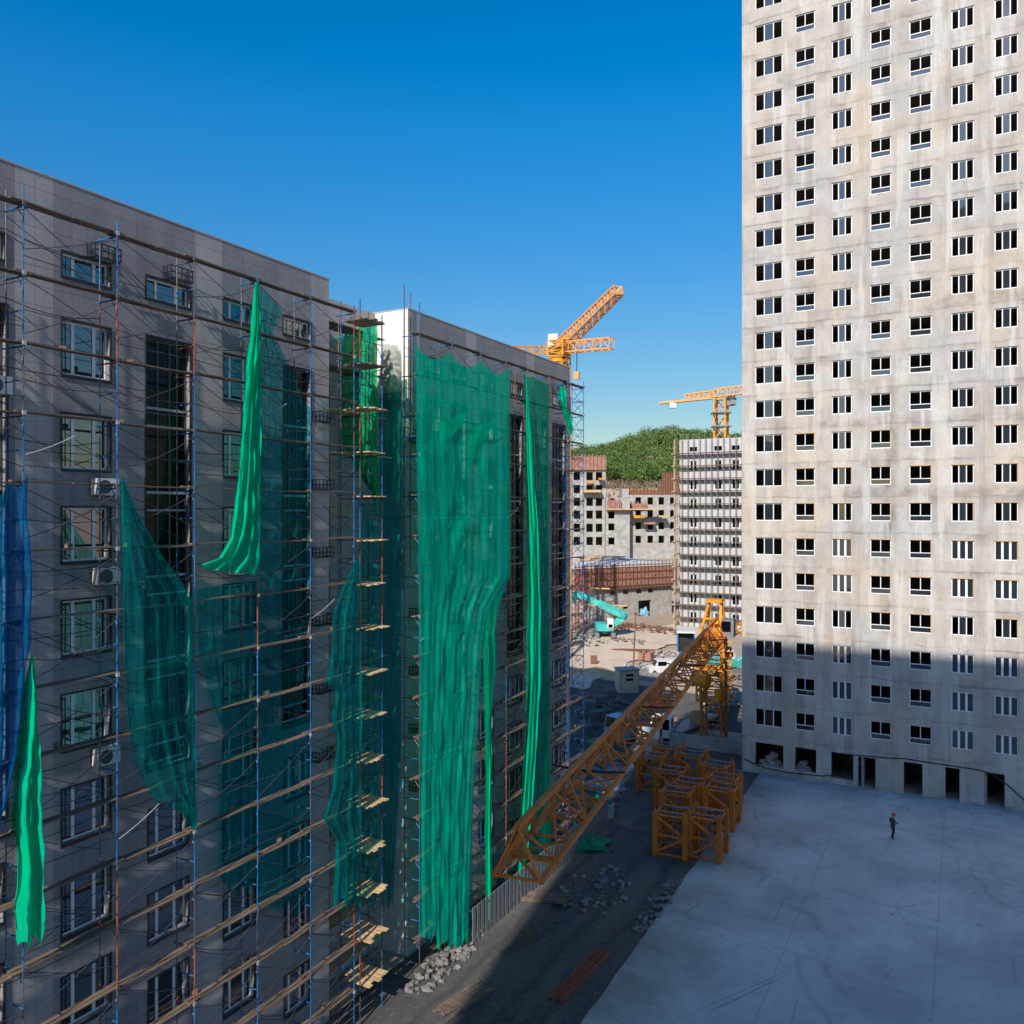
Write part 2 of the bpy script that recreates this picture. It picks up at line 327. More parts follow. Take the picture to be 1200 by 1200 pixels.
def slab_mat():
    b = NB('slab'); p = b.xyz(); n1 = b.noise(0.16, 6); n2 = b.noise(1.2, 6); n3 = b.noise(12, 4); n4 = b.noise(0.5, 4, stretch=(0.3, 2, 1), off=(3, 5, 0))
    col = b.mix(b.rng(n1, 0.38, 0.62, 0, 1), (0.55, 0.54, 0.53), (0.38, 0.375, 0.37))
    col = b.mix(b.rng(n2, 0.5, 0.72, 0, 0.5), col, (0.33, 0.325, 0.32))
    col = b.mix(b.rng(n4, 0.55, 0.7, 0, 0.45), col, (0.52, 0.51, 0.5))
    wob = b.math('MULTIPLY', b.math('SUBTRACT', b.noise(0.07, 2, off=(6, 1, 0)), 0.5), 16.0)
    tt = b.math('ADD', b.math('ADD', p[0], b.math('MULTIPLY', p[1], 0.35)), wob)
    tyre = b.math('MAXIMUM', b.seam(tt, 13.0, 0.32, off=3.0), b.seam(tt, 13.0, 0.32, off=4.9))
    col = b.mix(b.math('MULTIPLY', tyre, b.rng(b.noise(0.3, 4, off=(8, 8, 0)), 0.42, 0.6, 0, 0.4)), col, (0.2, 0.185, 0.17))
    vo = b.n.new('ShaderNodeTexVoronoi'); vo.feature = 'DISTANCE_TO_EDGE'; vo.inputs['Scale'].default_value = 0.16; b.l.new(b.tc.outputs['Position'], vo.inputs[0])
    crack = b.math('MULTIPLY', b.rng(vo.outputs['Distance'], 0.0, 0.006, 1, 0), b.rng(b.noise(0.2, 3, off=(2, 9, 0)), 0.48, 0.56, 0, 1))
    col = b.mix(b.math('MULTIPLY', crack, 0.6), col, (0.15, 0.14, 0.13))
    mud = b.math('MULTIPLY', b.rng(b.math('ADD', p[0], b.math('MULTIPLY', n2, 5.0)), -14.0, -8.5, 1, 0), b.rng(n1, 0.35, 0.6, 0.3, 0.9))
    col = b.mix(mud, col, (0.2, 0.17, 0.145))
    diag = b.math('ADD', b.math('MULTIPLY', p[0], 0.25), p[1])
    s = b.math('MAXIMUM', b.seam(diag, 9.0, 0.05, off=2.0), b.seam(p[0], 7.0, 0.04, off=1.2))
    col = b.mix(b.math('MULTIPLY', s, 0.5), col, (0.16, 0.155, 0.15))
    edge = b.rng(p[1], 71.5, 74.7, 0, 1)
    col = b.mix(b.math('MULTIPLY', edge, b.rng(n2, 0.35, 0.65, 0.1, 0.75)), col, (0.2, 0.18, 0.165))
    spots = b.rng(b.noise(0.9, 2, off=(11, 2, 0)), 0.72, 0.78, 0, 0.6)
    col = b.mix(spots, col, (0.1, 0.1, 0.1))
    return b.done(col, 0.85, bump=b.math('ADD', n2, n3), bs=0.15)
M['slab'] = slab_mat()
M['road'] = mat('sandy_road', (0.56, 0.45, 0.34), 0.95, var=0.14, scale=0.5, bump=0.3)
def leaf_mat(name, a, c):
    b = NB(name); n1 = b.noise(0.09, 3); n2 = b.noise(1.1, 3)
    col = b.mix(b.rng(n1, 0.38, 0.62, 0, 1), a, c)
    col = b.mix(b.rng(n2, 0.4, 0.7, 0, 0.5), col, tuple(x * 1.5 for x in c))
    b.b.inputs['Subsurface Weight'].default_value = 0.0
    return b.done(col, 0.7)
M['leaf'] = leaf_mat('leaves', (0.05, 0.105, 0.016), (0.11, 0.165, 0.025))
M['scrub'] = mat('dry_scrub', (0.22, 0.15, 0.10), 0.95, var=0.35, scale=0.6)

# ------------------------------------------------------------------ mesh building
class MB:
    def __init__(s): s.v = []; s.f = []; s.m = []; s.mi = 0; s.smooth = False
    def quadface(s, pts, mi=None):
        k = len(s.v); s.v += [tuple(p) for p in pts]; s.f.append(tuple(range(k, k + len(pts)))); s.m.append(s.mi if mi is None else mi)
    def hexa(s, c, mi=None):    # c: 4 bottom + 4 top corners
        k = len(s.v); s.v += [tuple(p) for p in c]; m = s.mi if mi is None else mi
        for q in ((3, 2, 1, 0), (4, 5, 6, 7), (0, 1, 5, 4), (1, 2, 6, 5), (2, 3, 7, 6), (3, 0, 4, 7)):
            s.f.append(tuple(k + i for i in q)); s.m.append(m)
    def box(s, x0, x1, y0, y1, z0, z1, mi=None):
        s.hexa([(x0, y0, z0), (x1, y0, z0), (x1, y1, z0), (x0, y1, z0), (x0, y0, z1), (x1, y0, z1), (x1, y1, z1), (x0, y1, z1)], mi)
    def cbox(s, c, size, rz=0, mi=None, taper=1.0):
        cx, cy, cz = c; a, b, h = size[0] / 2, size[1] / 2, size[2] / 2; co, si = math.cos(rz), math.sin(rz); pts = []
        for z, t in ((-h, 1.0), (h, taper)):
            for x, y in ((-a, -b), (a, -b), (a, b), (-a, b)):
                x *= t; y *= t; pts.append((cx + x * co - y * si, cy + x * si + y * co, cz + z))
        s.hexa(pts, mi)
    def bar(s, p, q, w, h=None, mi=None, up=(0, 0, 1)):
        h = h or w; p, q = Vector(p), Vector(q); d = q - p
        if d.length < 1e-6: return
        d.normalize(); u = Vector(up)
        if abs(d.dot(u)) > 0.97: u = Vector((0, 1, 0))
        sx = d.cross(u).normalized() * (w / 2); uz = sx.cross(d).normalized() * (h / 2)
        s.hexa([p - sx - uz, p + sx - uz, q + sx - uz, q - sx - uz, p - sx + uz, p + sx + uz, q + sx + uz, q - sx + uz], mi)
    def tube(s, pts, r, n=6, mi=None, cap=True):
        pts = [Vector(p) for p in pts]; rs = r if isinstance(r, (list, tuple)) else [r] * len(pts); m = s.mi if mi is None else mi
        k = len(s.v); N = len(pts)
        for i, p in enumerate(pts):
            d = (pts[min(i + 1, N - 1)] - pts[max(i - 1, 0)]).normalized()
            u = Vector((0, 0, 1)) if abs(d.z) < 0.95 else Vector((1, 0, 0))
            a = d.cross(u).normalized(); b = d.cross(a)
            for j in range(n):
                t = 2 * math.pi * j / n; s.v.append(tuple(p + (a * math.cos(t) + b * math.sin(t)) * rs[i]))
        for i in range(N - 1):
            for j in range(n):
                j2 = (j + 1) % n; s.f.append((k + i*n + j, k + i*n + j2, k + (i+1)*n + j2, k + (i+1)*n + j)); s.m.append(m)
        if cap:
            s.f.append(tuple(k + j for j in reversed(range(n)))); s.m.append(m)
            s.f.append(tuple(k + (N-1)*n + j for j in range(n))); s.m.append(m)
    def cyl(s, p, q, r, n=14, mi=None): s.tube([p, q], r, n, mi)
    def blob(s, c, r, seed=0, amp=0.25, nu=8, nv=6, mi=None):
        k = len(s.v); m = s.mi if mi is None else mi; rr = r if isinstance(r, tuple) else (r, r, r)
        for i in range(nv + 1):
            th = math.pi * i / nv
            for j in range(nu):
                ph = 2 * math.pi * j / nu
                d = Vector((math.sin(th) * math.cos(ph), math.sin(th) * math.sin(ph), math.cos(th)))
                w = 1 + amp * mnoise.noise(d * 1.7 + Vector((seed * 3.1, seed, seed * 0.7)))
                s.v.append((c[0] + d.x * rr[0] * w, c[1] + d.y * rr[1] * w, c[2] + d.z * rr[2] * w))
        for i in range(nv):
            for j in range(nu):
                j2 = (j + 1) % nu; s.f.append((k + i*nu + j, k + (i+1)*nu + j, k + (i+1)*nu + j2, k + i*nu + j2)); s.m.append(m)
    def prism(s, prof, x0, x1, mi=None, axis='x'):   # profile in (y,z) extruded along x
        k = len(s.v); n = len(prof); m = s.mi if mi is None else mi
        for x in (x0, x1):
            for (a, b) in prof: s.v.append((x, a, b) if axis == 'x' else (a, x, b))
        s.f.append(tuple(k + i for i in range(n))); s.m.append(m)
        s.f.append(tuple(k + n + i for i in reversed(range(n)))); s.m.append(m)
        for i in range(n):
            j = (i + 1) % n; s.f.append((k + i, k + n + i, k + n + j, k + j)); s.m.append(m)
    def wall(s, axis, at, u0, u1, z0, z1, holes, depth, matf=None, splits=()):
        """vertical wall with rectangular holes. axis 'x': plane x=at, u=y, reveals go to -x; axis 'y': plane y=at, u=x, reveals go to +y"""
        us = sorted({round(a, 4) for a in [u0, u1, *splits] + [h[0] for h in holes] + [h[1] for h in holes] if u0 - 1e-6 <= a <= u1 + 1e-6})
        zs = sorted({round(a, 4) for a in [z0, z1] + [h[2] for h in holes] + [h[3] for h in holes] if z0 - 1e-6 <= a <= z1 + 1e-6})
        P = (lambda u, z, d=0.0: (at - d, u, z)) if axis == 'x' else (lambda u, z, d=0.0: (u, at + d, z))
        for i in range(len(us) - 1):
            uc = (us[i] + us[i+1]) / 2
            hs = [h for h in holes if h[0] < uc < h[1]]
            for j in range(len(zs) - 1):
                zc = (zs[j] + zs[j+1]) / 2
                if any(h[2] < zc < h[3] for h in hs): continue
                s.quadface([P(us[i], zs[j]), P(us[i+1], zs[j]), P(us[i+1], zs[j+1]), P(us[i], zs[j+1])], matf(uc) if matf else None)
        for a, b, c, d in holes:
            m = s.mi if not matf else matf((a + b) / 2)
            for (p, q) in (((a, c), (b, c)), ((b, c), (b, d)), ((b, d), (a, d)), ((a, d), (a, c))):
                s.quadface([P(*p), P(*q), P(*q, depth), P(*p, depth)], m)
    def mesh(s, name, mats):
        me = bpy.data.meshes.new(name); me.from_pydata(s.v, [], s.f)
        for m in (mats if isinstance(mats, (list, tuple)) else [mats]): me.materials.append(m)
        me.polygons.foreach_set('material_index', s.m)
        if s.smooth: me.polygons.foreach_set('use_smooth', [True] * len(me.polygons))
        me.update(); return me
    def build(s, name, mats, parent=None, loc=None, rz=0):
        """parent coordinates: shapes are given in the parent's space"""
        o = bpy.data.objects.new(name, s.mesh(name, mats)); COL.objects.link(o)
        if parent: o.parent = parent
        if loc is not None: o.location = loc
        o.rotation_euler[2] = rz
        return o

def tag(o, label=None, cat=None, group=None, kind=None):
    if label: o['label'] = label
    if cat: o['category'] = cat
    if group: o['group'] = group
    if kind: o['kind'] = kind
    return o
def thing(name, loc, label, cat, group=None, rz=0):
    o = bpy.data.objects.new(name, None); COL.objects.link(o); o.location = loc; o.rotation_euler[2] = rz; o.empty_display_size = 0.5
    return tag(o, label, cat, group)
def copy_tree(o, parent=None):
    c = o.copy(); COL.objects.link(c); c.parent = parent
    for ch in [x for x in bpy.data.objects if x.parent == o]: copy_tree(ch, c)
    return c

# ------------------------------------------------------------------ ground, street, slab, road
def grid_sheet(name, xs, ys, zf, m):
    mb = MB(); nx = len(xs); mb.v = [(x, y, zf(x, y)) for y in ys for x in xs]
    for j in range(len(ys) - 1):
        for i in range(nx - 1): mb.f.append((j*nx+i, j*nx+i+1, (j+1)*nx+i+1, (j+1)*nx+i)); mb.m.append(0)
    mb.smooth = True
    return mb.build(name, m)
def axis_vals(lo, hi, step, far):
    a = list(np.arange(lo, hi + 0.1, step)); out = []
    g = step
    x = lo
    while x > -far: g *= 1.6; x -= g; out.append(x)
    out = out[::-1] + a; g = step; x = hi
    while x < far: g *= 1.6; x += g; out.append(x)
    return [float(q) for q in out]
def bumpy(x, y):
    z = terrain(x, y)
    f = x * FW.x + y * FW.y
    if f > 90: z += 0.25 * mnoise.noise(Vector((x / 6, y / 6, 0))) * min(1, (f - 90) / 10) - 0.1
    return z
g = grid_sheet('ground', axis_vals(-320, 120, 4, 5000), axis_vals(-60, 420, 4, 5000), bumpy, M['ground']); tag(g, kind='structure')
st = MB(); st.box(-25.3, -14.6, 6, 84, -0.3, 0.004)
tag(st.build('street', M['street']), kind='structure')
de = grid_sheet('shade_toned_earth', [float(v) for v in np.arange(-46, -15.9, 1.0)], [float(v) for v in np.arange(57, 98, 1.0)], lambda x, y: max(terrain(x, y), bumpy(x, y)) + .03, mat('shade_toned_earth', (0.105, 0.09, 0.078), .95, var=.4, scale=.7, bump=.6))  # sheet over the shaded site ground, the shade put into its dark colour
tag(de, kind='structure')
sl = MB(); prev = None
for y in np.arange(6, 74.8, .7):
    y = min(float(y), 74.7); x = lerp(-14.6, -15.6, (y - 6) / 68.7) + .06 * mnoise.noise(Vector((y * .5, 0, 3))) + .09 * mnoise.noise(Vector((y * 2.1, 5, 3)))
    if prev:
        a, b_ = prev; sl.quadface([(a, b_, .12), (60, b_, .12), (60, y, .12), (x, y, .12)]); sl.quadface([(a, b_, .12), (x, y, .12), (x - .15, y, -.1), (a - .15, b_, -.1)])
    prev = (x, y)
sl.quadface([(prev[0], prev[1], .12), (60, prev[1], .12), (60, 74.7, .12), (prev[0], 74.7, .12)])
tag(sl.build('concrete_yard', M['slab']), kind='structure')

# sandy site road, draped over the terrain
cl = [on_ground(*p) for p in ((640, 800), (690, 775), (720, 760), (755, 748), (800, 740), (850, 733))]
rd = MB(); rows = []
N = 60
for i in range(N + 1):
    t = i / N * (len(cl) - 1); k = min(int(t), len(cl) - 2); u = t - k
    p0, p1, p2, p3 = cl[max(k-1, 0)], cl[k], cl[k+1], cl[min(k+2, len(cl)-1)]
    p = 0.5 * ((2*p1) + (p2 - p0)*u + (2*p0 - 5*p1 + 4*p2 - p3)*u*u + (3*p1 - p0 - 3*p2 + p3)*u**3)
    d = (0.5 * ((p2 - p0) + 2*(2*p0 - 5*p1 + 4*p2 - p3)*u + 3*(3*p1 - p0 - 3*p2 + p3)*u*u)); d.z = 0; d.normalize()
    nrm = Vector((-d.y, d.x, 0)); row = []
    for j in range(7):
        w = (j - 3) / 3 * (5.0 + 1.0 * mnoise.noise(Vector((i * 0.3, j, 0)))); q = p + nrm * w
        row.append((q.x, q.y, max(terrain(q.x, q.y), bumpy(q.x, q.y)) + 0.06))
    rows.append(row)
for i in range(N):
    for j in range(6): rd.quadface([rows[i][j], rows[i+1][j], rows[i+1][j+1], rows[i][j+1]])
tag(rd.build('road', M['road']), kind='structure')

# ------------------------------------------------------------------ the bare concrete tower
TY = 74.7
def tx(px): return on_y(px, 600, TY).x
cols = [(884.7, 917, 3), (931.7, 955, 2), (974.5, 998.5, 3), (1019.5, 1044.4, 2), (1065.4, 1092, 2), (1114.7, 1141.6, 3), (1165.4, 1193.5, 3)]
wins = [(tx(a), tx(b), t) for a, b, t in cols]
for q, t in ((1216, 2), (1270, 2), (1330, 3), (1392, 3), (1455, 2)): wins.append((tx(q), tx(q) + 2.0, t))
TX0, TX1 = tx(869.5), 22.0
wins = [w for w in wins if w[1] < TX1 - 0.6]
TOPZ = 79.0
holes = []; wl = []
for ci, (a, b, t) in enumerate(wins):
    for k in range(-6, 18):
        z0 = 22.23 + 3 * k; holes.append((a, b, z0, z0 + 1.54)); wl.append((a, b, z0, ci, k, t))
ground_open = [(885, 918, 0.75, 2.75), (931.5, 956.5, 0.75, 2.75), (974, 1000, 0.55, 2.75), (1005.5, 1026, 0.12, 2.65), (1059, 1081, 0.12, 2.7), (1108, 1124.5, 0.12, 2.7), (1153.5, 1177.5, 0.12, 2.7)]
for a, b, c, d in ground_open: holes.append((tx(a), tx(b), c, d))
tower = thing('concrete_tower', (TX0, TY, 0), 'tall bare concrete tower block with rows of white framed windows above the yard', 'tower block')
def rel(o, root): o.location = tuple(-c for c in root.location); return o     # world-space shapes under a placed root
mb = MB(); mb.wall('y', TY, TX0, TX1, -0.2, TOPZ, holes, 0.28)
mb.quadface([(TX0, TY, -0.2), (TX0, TY, TOPZ), (TX0, TY + 18, TOPZ), (TX0, TY + 18, -0.2)])
mb.quadface([(TX1, TY, -0.2), (TX1, TY + 18, -0.2), (TX1, TY + 18, TOPZ), (TX1, TY, TOPZ)])
mb.quadface([(TX0, TY + 18, -0.2), (TX0, TY + 18, TOPZ), (TX1, TY + 18, TOPZ), (TX1, TY + 18, -0.2)])
rel(mb.build('wall', M['tower'], tower), tower)
mb = MB(); mb.quadface([(TX0, TY, TOPZ), (TX1, TY, TOPZ), (TX1, TY + 18, TOPZ), (TX0, TY + 18, TOPZ)])
rel(mb.build('roof', M['roofing'], tower), tower)
mb = MB()
mb.quadface([(TX0 + .3, TY + 6.5, 0), (TX1 - .3, TY + 6.5, 0), (TX1 - .3, TY + 6.5, TOPZ), (TX0 + .3, TY + 6.5, TOPZ)])
for k in range(0, 26):
    z = 0.3 + 3 * k if k else 0.1
    mb.box(TX0 + .05, TX1 - .05, TY + .29, TY + 6.4, z - 0.2, z)
parts_x = [TX0 + .1] + [(wins[i][1] + wins[i+1][0]) / 2 for i in range(len(wins) - 1)] + [TX1 - .3]
for x in parts_x: mb.box(x, x + 0.2, TY + .29, TY + 6.4, 0.1, TOPZ - .2)
rel(mb.build('interior_wall', M['inside'], tower), tower)

def tower_window(w, kind):
    """frame + glazed panes, x from 0..w, y 0 = frame front, z from 0..1.54"""
    h = 1.54; fr = MB(); gl = MB(); t = 0.08; d = 0.08
    def bx(x0, x1, z0, z1): fr.box(x0, x1, 0, d, z0, z1)
    bx(0.01, t, 0.01, h - .01); bx(w - t, w - .01, 0.01, h - .01); bx(t, w - t, 0.01, t); bx(t, w - t, h - t, h - .01)
    if kind == 2:
        zm = 0.44; bx(t, w - t, zm, zm + .06); bx(w/2 - .03, w/2 + .03, zm + .06, h - t)
        gl.box(t, w - t, .04, .06, t, zm)
    else:
        m = 0.075 if kind == 3 else 0.16
        a, b = w * .335, w * .665
        bx(a - m/2, a + m/2, t, h - t); bx(b - m/2, b + m/2, t, h - t)
        gl.box(a + m/2, b - m/2, .04, .06, t, h - t)
        if kind == 4:
            gl.box(t, a - m/2, .04, .06, t, h - t); gl.box(b + m/2, w - t, .04, .06, t, h - t)
    return fr, gl
mesh_cache = {}
ranked = sorted(wl, key=lambda q: (q[3] > 6, ((q[0] + 0) ** 2 + TY ** 2 + (q[2] - 21) ** 2)))
rest_f, rest_g = MB(), MB()
for i, (a, b, z0, ci, k, t) in enumerate(ranked):
    kind = 2 if t == 2 else (4 if (k <= -1 and ci in (2, 5, 6) and k != -3) or k <= -4 and ci else 3)
    key = (ci, kind)
    if i < 100:
        if key not in mesh_cache:
            fr, gl = tower_window(b - a, kind); mesh_cache[key] = (fr.mesh('window', M['white_pvc']), gl.mesh('pane', M['glass_tower']))
        o = bpy.data.objects.new('window', mesh_cache[key][0]); COL.objects.link(o); o.parent = tower
        o.location = (a - TX0, 0.1, z0)
        p = bpy.data.objects.new('pane', mesh_cache[key][1]); COL.objects.link(p); p.parent = o
    else:
        fr, gl = tower_window(b - a, kind)
        for src, dst in ((fr, rest_f), (gl, rest_g)):
            n0 = len(dst.v); dst.v += [(x + a - TX0, y + 0.1, z + z0) for x, y, z in src.v]
            dst.f += [tuple(n0 + q for q in f) for f in src.f]; dst.m += src.m
o = rest_f.build('window', M['white_pvc'], tower); tag(o, kind='stuff')
p = rest_g.build('pane', M['glass_tower'], o); tag(p, kind='stuff')
# orange foam rims round some windows, a real bead of sealing foam
foam = MB()
for (a, b, z0, ci, k, t) in wl:
    if ci < 7 and -3 <= k <= 2 and ci in (1, 3, 4, 6) or (ci in (2, 5) and -2 <= k <= 1):
        y0, y1 = TY - .004, TY + .06
        foam.box(a - .0, b + .0, y0, y1, z0 + 1.5, z0 + 1.555)
        if (k + ci) % 2: foam.box(b - .045, b + .015, y0, y1, z0 + .0, z0 + 1.495)
rel(foam.build('sealing_foam', mat('sealing_foam', (0.6, 0.36, 0.12), 0.9), tower), tower)

# rubble heaps inside two ground floor openings
def heap(name, c, size, n, m, label, cat, seed, flat=0.5):
    rnd = random.Random(seed); mb = MB()
    for i in range(n):
        a = rnd.random() * 6.283; r = math.sqrt(rnd.random()); x = r * math.cos(a) * size[0]; y = r * math.sin(a) * size[1]
        hz = size[2] * (1 - r) * rnd.uniform(0.5, 1); s = rnd.uniform(0.1, 0.36) * min(.9, max(0.6, size[2]))
        mb.blob((x, y, hz + s * 0.2), (s * rnd.uniform(.6, 1.3), s * rnd.uniform(.6, 1.3), s * flat * 1.3), seed=i + seed, amp=0.7, nu=6, nv=4)
    o = mb.build(name, m); o.location = c
    return tag(o, label, cat, kind='stuff')
heap('rubble', ((tx(885) + tx(918)) / 2, TY + 1.3, 0.1), (1.2, .9, 1.9), 140, M['rubble'], 'broken masonry heaped behind the leftmost ground floor opening of the tower', 'rubble', 3)
heap('rubble', (tx(938), TY + 1.2, 0.1), (0.7, .8, 1.5), 70, M['rubble'], 'smaller broken masonry heap behind the second ground floor opening', 'rubble', 9)
# black cable sagging along the tower foot
cb = MB(); pts = []
for px, z in ((872, 1.15), (895, 0.62), (925, .5), (965, .62), (985, 1.0), (1000, 2.75), (1040, 2.85), (1060, 2.98), (1100, 2.9), (1140, 2.86), (1160, 2.7), (1180, 2.0), (1200, 1.0), (1212, 0.3)):
    pts.append((tx(px), TY - 0.07, z))
cb.tube(pts, 0.04, 6); tag(cb.build('cable', M['cable']), 'black cable strung along the foot of the concrete tower above its doorways', 'cable')

# ------------------------------------------------------------------ the panel-clad blocks
WX = -25.2
ROOFZ = 33.5
FLOORS = [27.4 - 3 * k for k in range(9)]
def clad_window(w, h):
    fr = MB(); gl = MB(); tr = MB(); t = 0.07
    # local: x outwards (+x), y along the wall, z up; frame sits in the reveal
    def bx(y0, y1, z0, z1, x0=-.24, x1=-.17): fr.box(x0, x1, y0, y1, z0, z1)
    bx(.01, t, .01, h - .01); bx(w - t, w - .01, .01, h - .01); bx(t, w - t, .01, t); bx(t, w - t, h - t, h - .01)
    n = 3
    for q in (0.28, 0.72): bx(w*q - .055, w*q + .055, t, h - t)
    gl.box(-.22, -.2, t, w - t, t, h - t)
    # dark metal flashing framing the opening, proud of the panels
    for (y0, y1, z0, z1) in ((-.05, 0, -.1, h + .05), (w, w + .05, -.1, h + .05), (0, w, h, h + .05), (0, w, -.1, 0)):
        tr.box(-.03, .035, y0, y1, z0, z1)
    return fr, gl, tr
def clad_strip(w, h):
    fr = MB(); gl = MB(); tr = MB(); t = .06
    def bx(y0, y1, z0, z1): fr.box(-.26, -.19, y0, y1, z0, z1)
    bx(.01, t, .01, h - .01); bx(w - t, w - .01, .01, h - .01); bx(t, w - t, .01, t); bx(t, w - t, h - t, h - .01)
    for q in (.33, .6): bx(w*q - .035, w*q + .035, t, h - t)
    sp = MB(); z = h - 2.55
    while z > 0.4:
        sp.box(-.24, -.165, t, w - t, z, z + .09); sp.box(-.24, -.165, t, w - t, z - .62, z - .55); z -= 3.0
    gl.box(-.24, -.225, t, w - t, t, h - t)
    for (y0, y1, z0, z1) in ((-.05, 0, -.1, h + .05), (w, w + .05, -.1, h + .05), (0, w, h, h + .05), (0, w, -.1, 0)):
        tr.box(-.03, .035, y0, y1, z0, z1)
    return fr, gl, tr, sp
def block(name, label, y0, y1, light, colsW, colsS, smalls, x_back, near_side, far_side):
    root = thing(name, (WX, y0, 0), label, 'apartment block')
    holes = []; W = []; S = []; A = []
    for a, b in colsW:
        for z in FLOORS: holes.append((a, b, z, z + 1.75)); W.append((a, b, z, 1.75))
    for a, b in colsS:
        zb = 13.9; holes.append((a, b, zb, 29.2)); S.append((a, b, zb, 29.2 - zb))
        for z in (10.75, 7.75, 4.75, 1.6): holes.append((a + .1, b - .1, z, z + 1.75)); W.append((a + .1, b - .1, z, 1.75))
    for a, b in smalls: holes.append((a, b, 30.55, 31.3)); A.append((a, b, 30.55, .75))
    cuts = [e for l in light for e in l]
    mb = MB(); mb.wall('x', WX, y0, y1, -0.2, ROOFZ, holes, 0.34, matf=lambda u: 1 if any(a < u < b for a, b in light) else 0, splits=cuts)
    mb.quadface([(WX, y0, -.2), (WX, y0, ROOFZ), (x_back, y0, ROOFZ), (x_back, y0, -.2)], near_side)
    mb.quadface([(WX, y1, -.2), (x_back, y1, -.2), (x_back, y1, ROOFZ), (WX, y1, ROOFZ)], far_side)
    mb.quadface([(x_back, y0, -.2), (x_back, y0, ROOFZ), (x_back, y1, ROOFZ), (x_back, y1, -.2)], 0)
    rel(mb.build('wall', [M['panel_grey'], M['panel_light'], M['panel_white'], M['panel_side']], root), root)
    mb = MB(); mb.quadface([(WX - .3, y0 + .3, ROOFZ - .5), (WX - .3, y1 - .3, ROOFZ - .5), (x_back + .3, y1 - .3, ROOFZ - .5), (x_back + .3, y0 + .3, ROOFZ - .5)])
    rel(mb.build('roof', M['roofing'], root), root)
    mb = MB()
    for (a, b, c, d) in ((WX - .3, WX + .02, y0 - .02, y1 + .02), (x_back - .02, x_back + .3, y0 - .02, y1 + .02)):
        mb.box(a, b, c, d, ROOFZ, ROOFZ + .06)
    for (c, d) in ((y0 - .02, y0 + .3), (y1 - .3, y1 + .02)): mb.box(x_back + .3, WX - .3, c, d, ROOFZ, ROOFZ + .06)
    rel(mb.build('parapet_cap', M['grey_pvc'], root), root)
    cache = {}
    for kindn, lst in (('w', W), ('a', A)):
        for a, b, z, h in lst:
            key = (round(b - a, 3), h)
            if key not in cache:
                fr, gl, tr = clad_window(b - a, h); cache[key] = (fr.mesh('window', M['white_pvc']), gl.mesh('pane', M['glass']), tr.mesh('flashing', M['dark_trim']))
            o = bpy.data.objects.new('window', cache[key][0]); COL.objects.link(o); o.parent = root; o.location = (0, a - y0, z)
            for nm, me in (('pane', cache[key][1]), ('flashing', cache[key][2])):
                q = bpy.data.objects.new(nm, me); COL.objects.link(q); q.parent = o
    for a, b, z, h in S:
        fr, gl, tr, sp = clad_strip(b - a, h)
        o = fr.build('stair_window', M['dark_frame'], root); o.location = (0, a - y0, z)
        gl.build('pane', M['glass_dark'], o); tr.build('flashing', M['dark_trim'], o); sp.build('transom', M['grey_pvc'], o)
    return root
near = block('panel_clad_block', 'long grey panel-clad apartment block behind blue scaffolding with loose torn nets', 4.0, 29.2,
      [(8.4, 9.6), (15.0, 16.2), (21.7, 23.0), (28.0, 29.2)], [(10.3, 12.0), (16.5, 18.2), (23.1, 24.7)], [(6.2, 8.0), (13.0, 14.75), (19.6, 21.5), (26.3, 28.0)],
      [(10.3, 12.0), (13.05, 14.7), (16.5, 18.2), (19.6, 21.5), (23.1, 24.7), (26.3, 28.0)], -39.0, 3, 3)
# set-back wall that closes the gap between the blocks
mb = MB(); nh = [(30.1, 31.6, z, z + 1.75) for z in FLOORS]
mb.wall('x', WX - 2.1, 29.2, 35.3, -.2, ROOFZ - .03, nh, .3)
mb.quadface([(WX - 2.1, 29.2, ROOFZ - .03), (WX - 2.1, 35.3, ROOFZ - .03), (-39, 35.3, ROOFZ - .03), (-39, 29.2, ROOFZ - .03)])
mb.quadface([(-39, 29.2, -.2), (-39, 29.2, ROOFZ - .03), (-39, 35.3, ROOFZ - .03), (-39, 35.3, -.2)])
rel(mb.build('recess_wall', panel_mat('recess_panel', (0.44, 0.41, 0.41)), near), near)
fr, gl, tr = clad_window(1.5, 1.75); fm, gm, tm = fr.mesh('window', M['white_pvc']), gl.mesh('pane', M['glass_dark']), tr.mesh('flashing', M['dark_trim'])
for z in FLOORS:
    o = bpy.data.objects.new('window', fm); COL.objects.link(o); o.parent = near; o.location = (-2.1, 30.1 - 4.0, z)
    for nm, me in (('pane', gm), ('flashing', tm)):
        q = bpy.data.objects.new(nm, me); COL.objects.link(q); q.parent = o
far = block('panel_clad_block', 'grey panel-clad block with a sunlit white end wall and large green nets', 35.3, 55.5,
      [(35.3, 36.4), (41.0, 42.2), (48.6, 49.8)], [(36.7, 38.3), (42.5, 44.2), (49.9, 51.5)], [(39.2, 41.0), (46.0, 48.0), (52.5, 54.6)],
      [(36.7, 38.3), (39.2, 41.0), (46.4, 48.0), (42.5, 44.2), (52.6, 54.2)], -39.0, 2, 3)

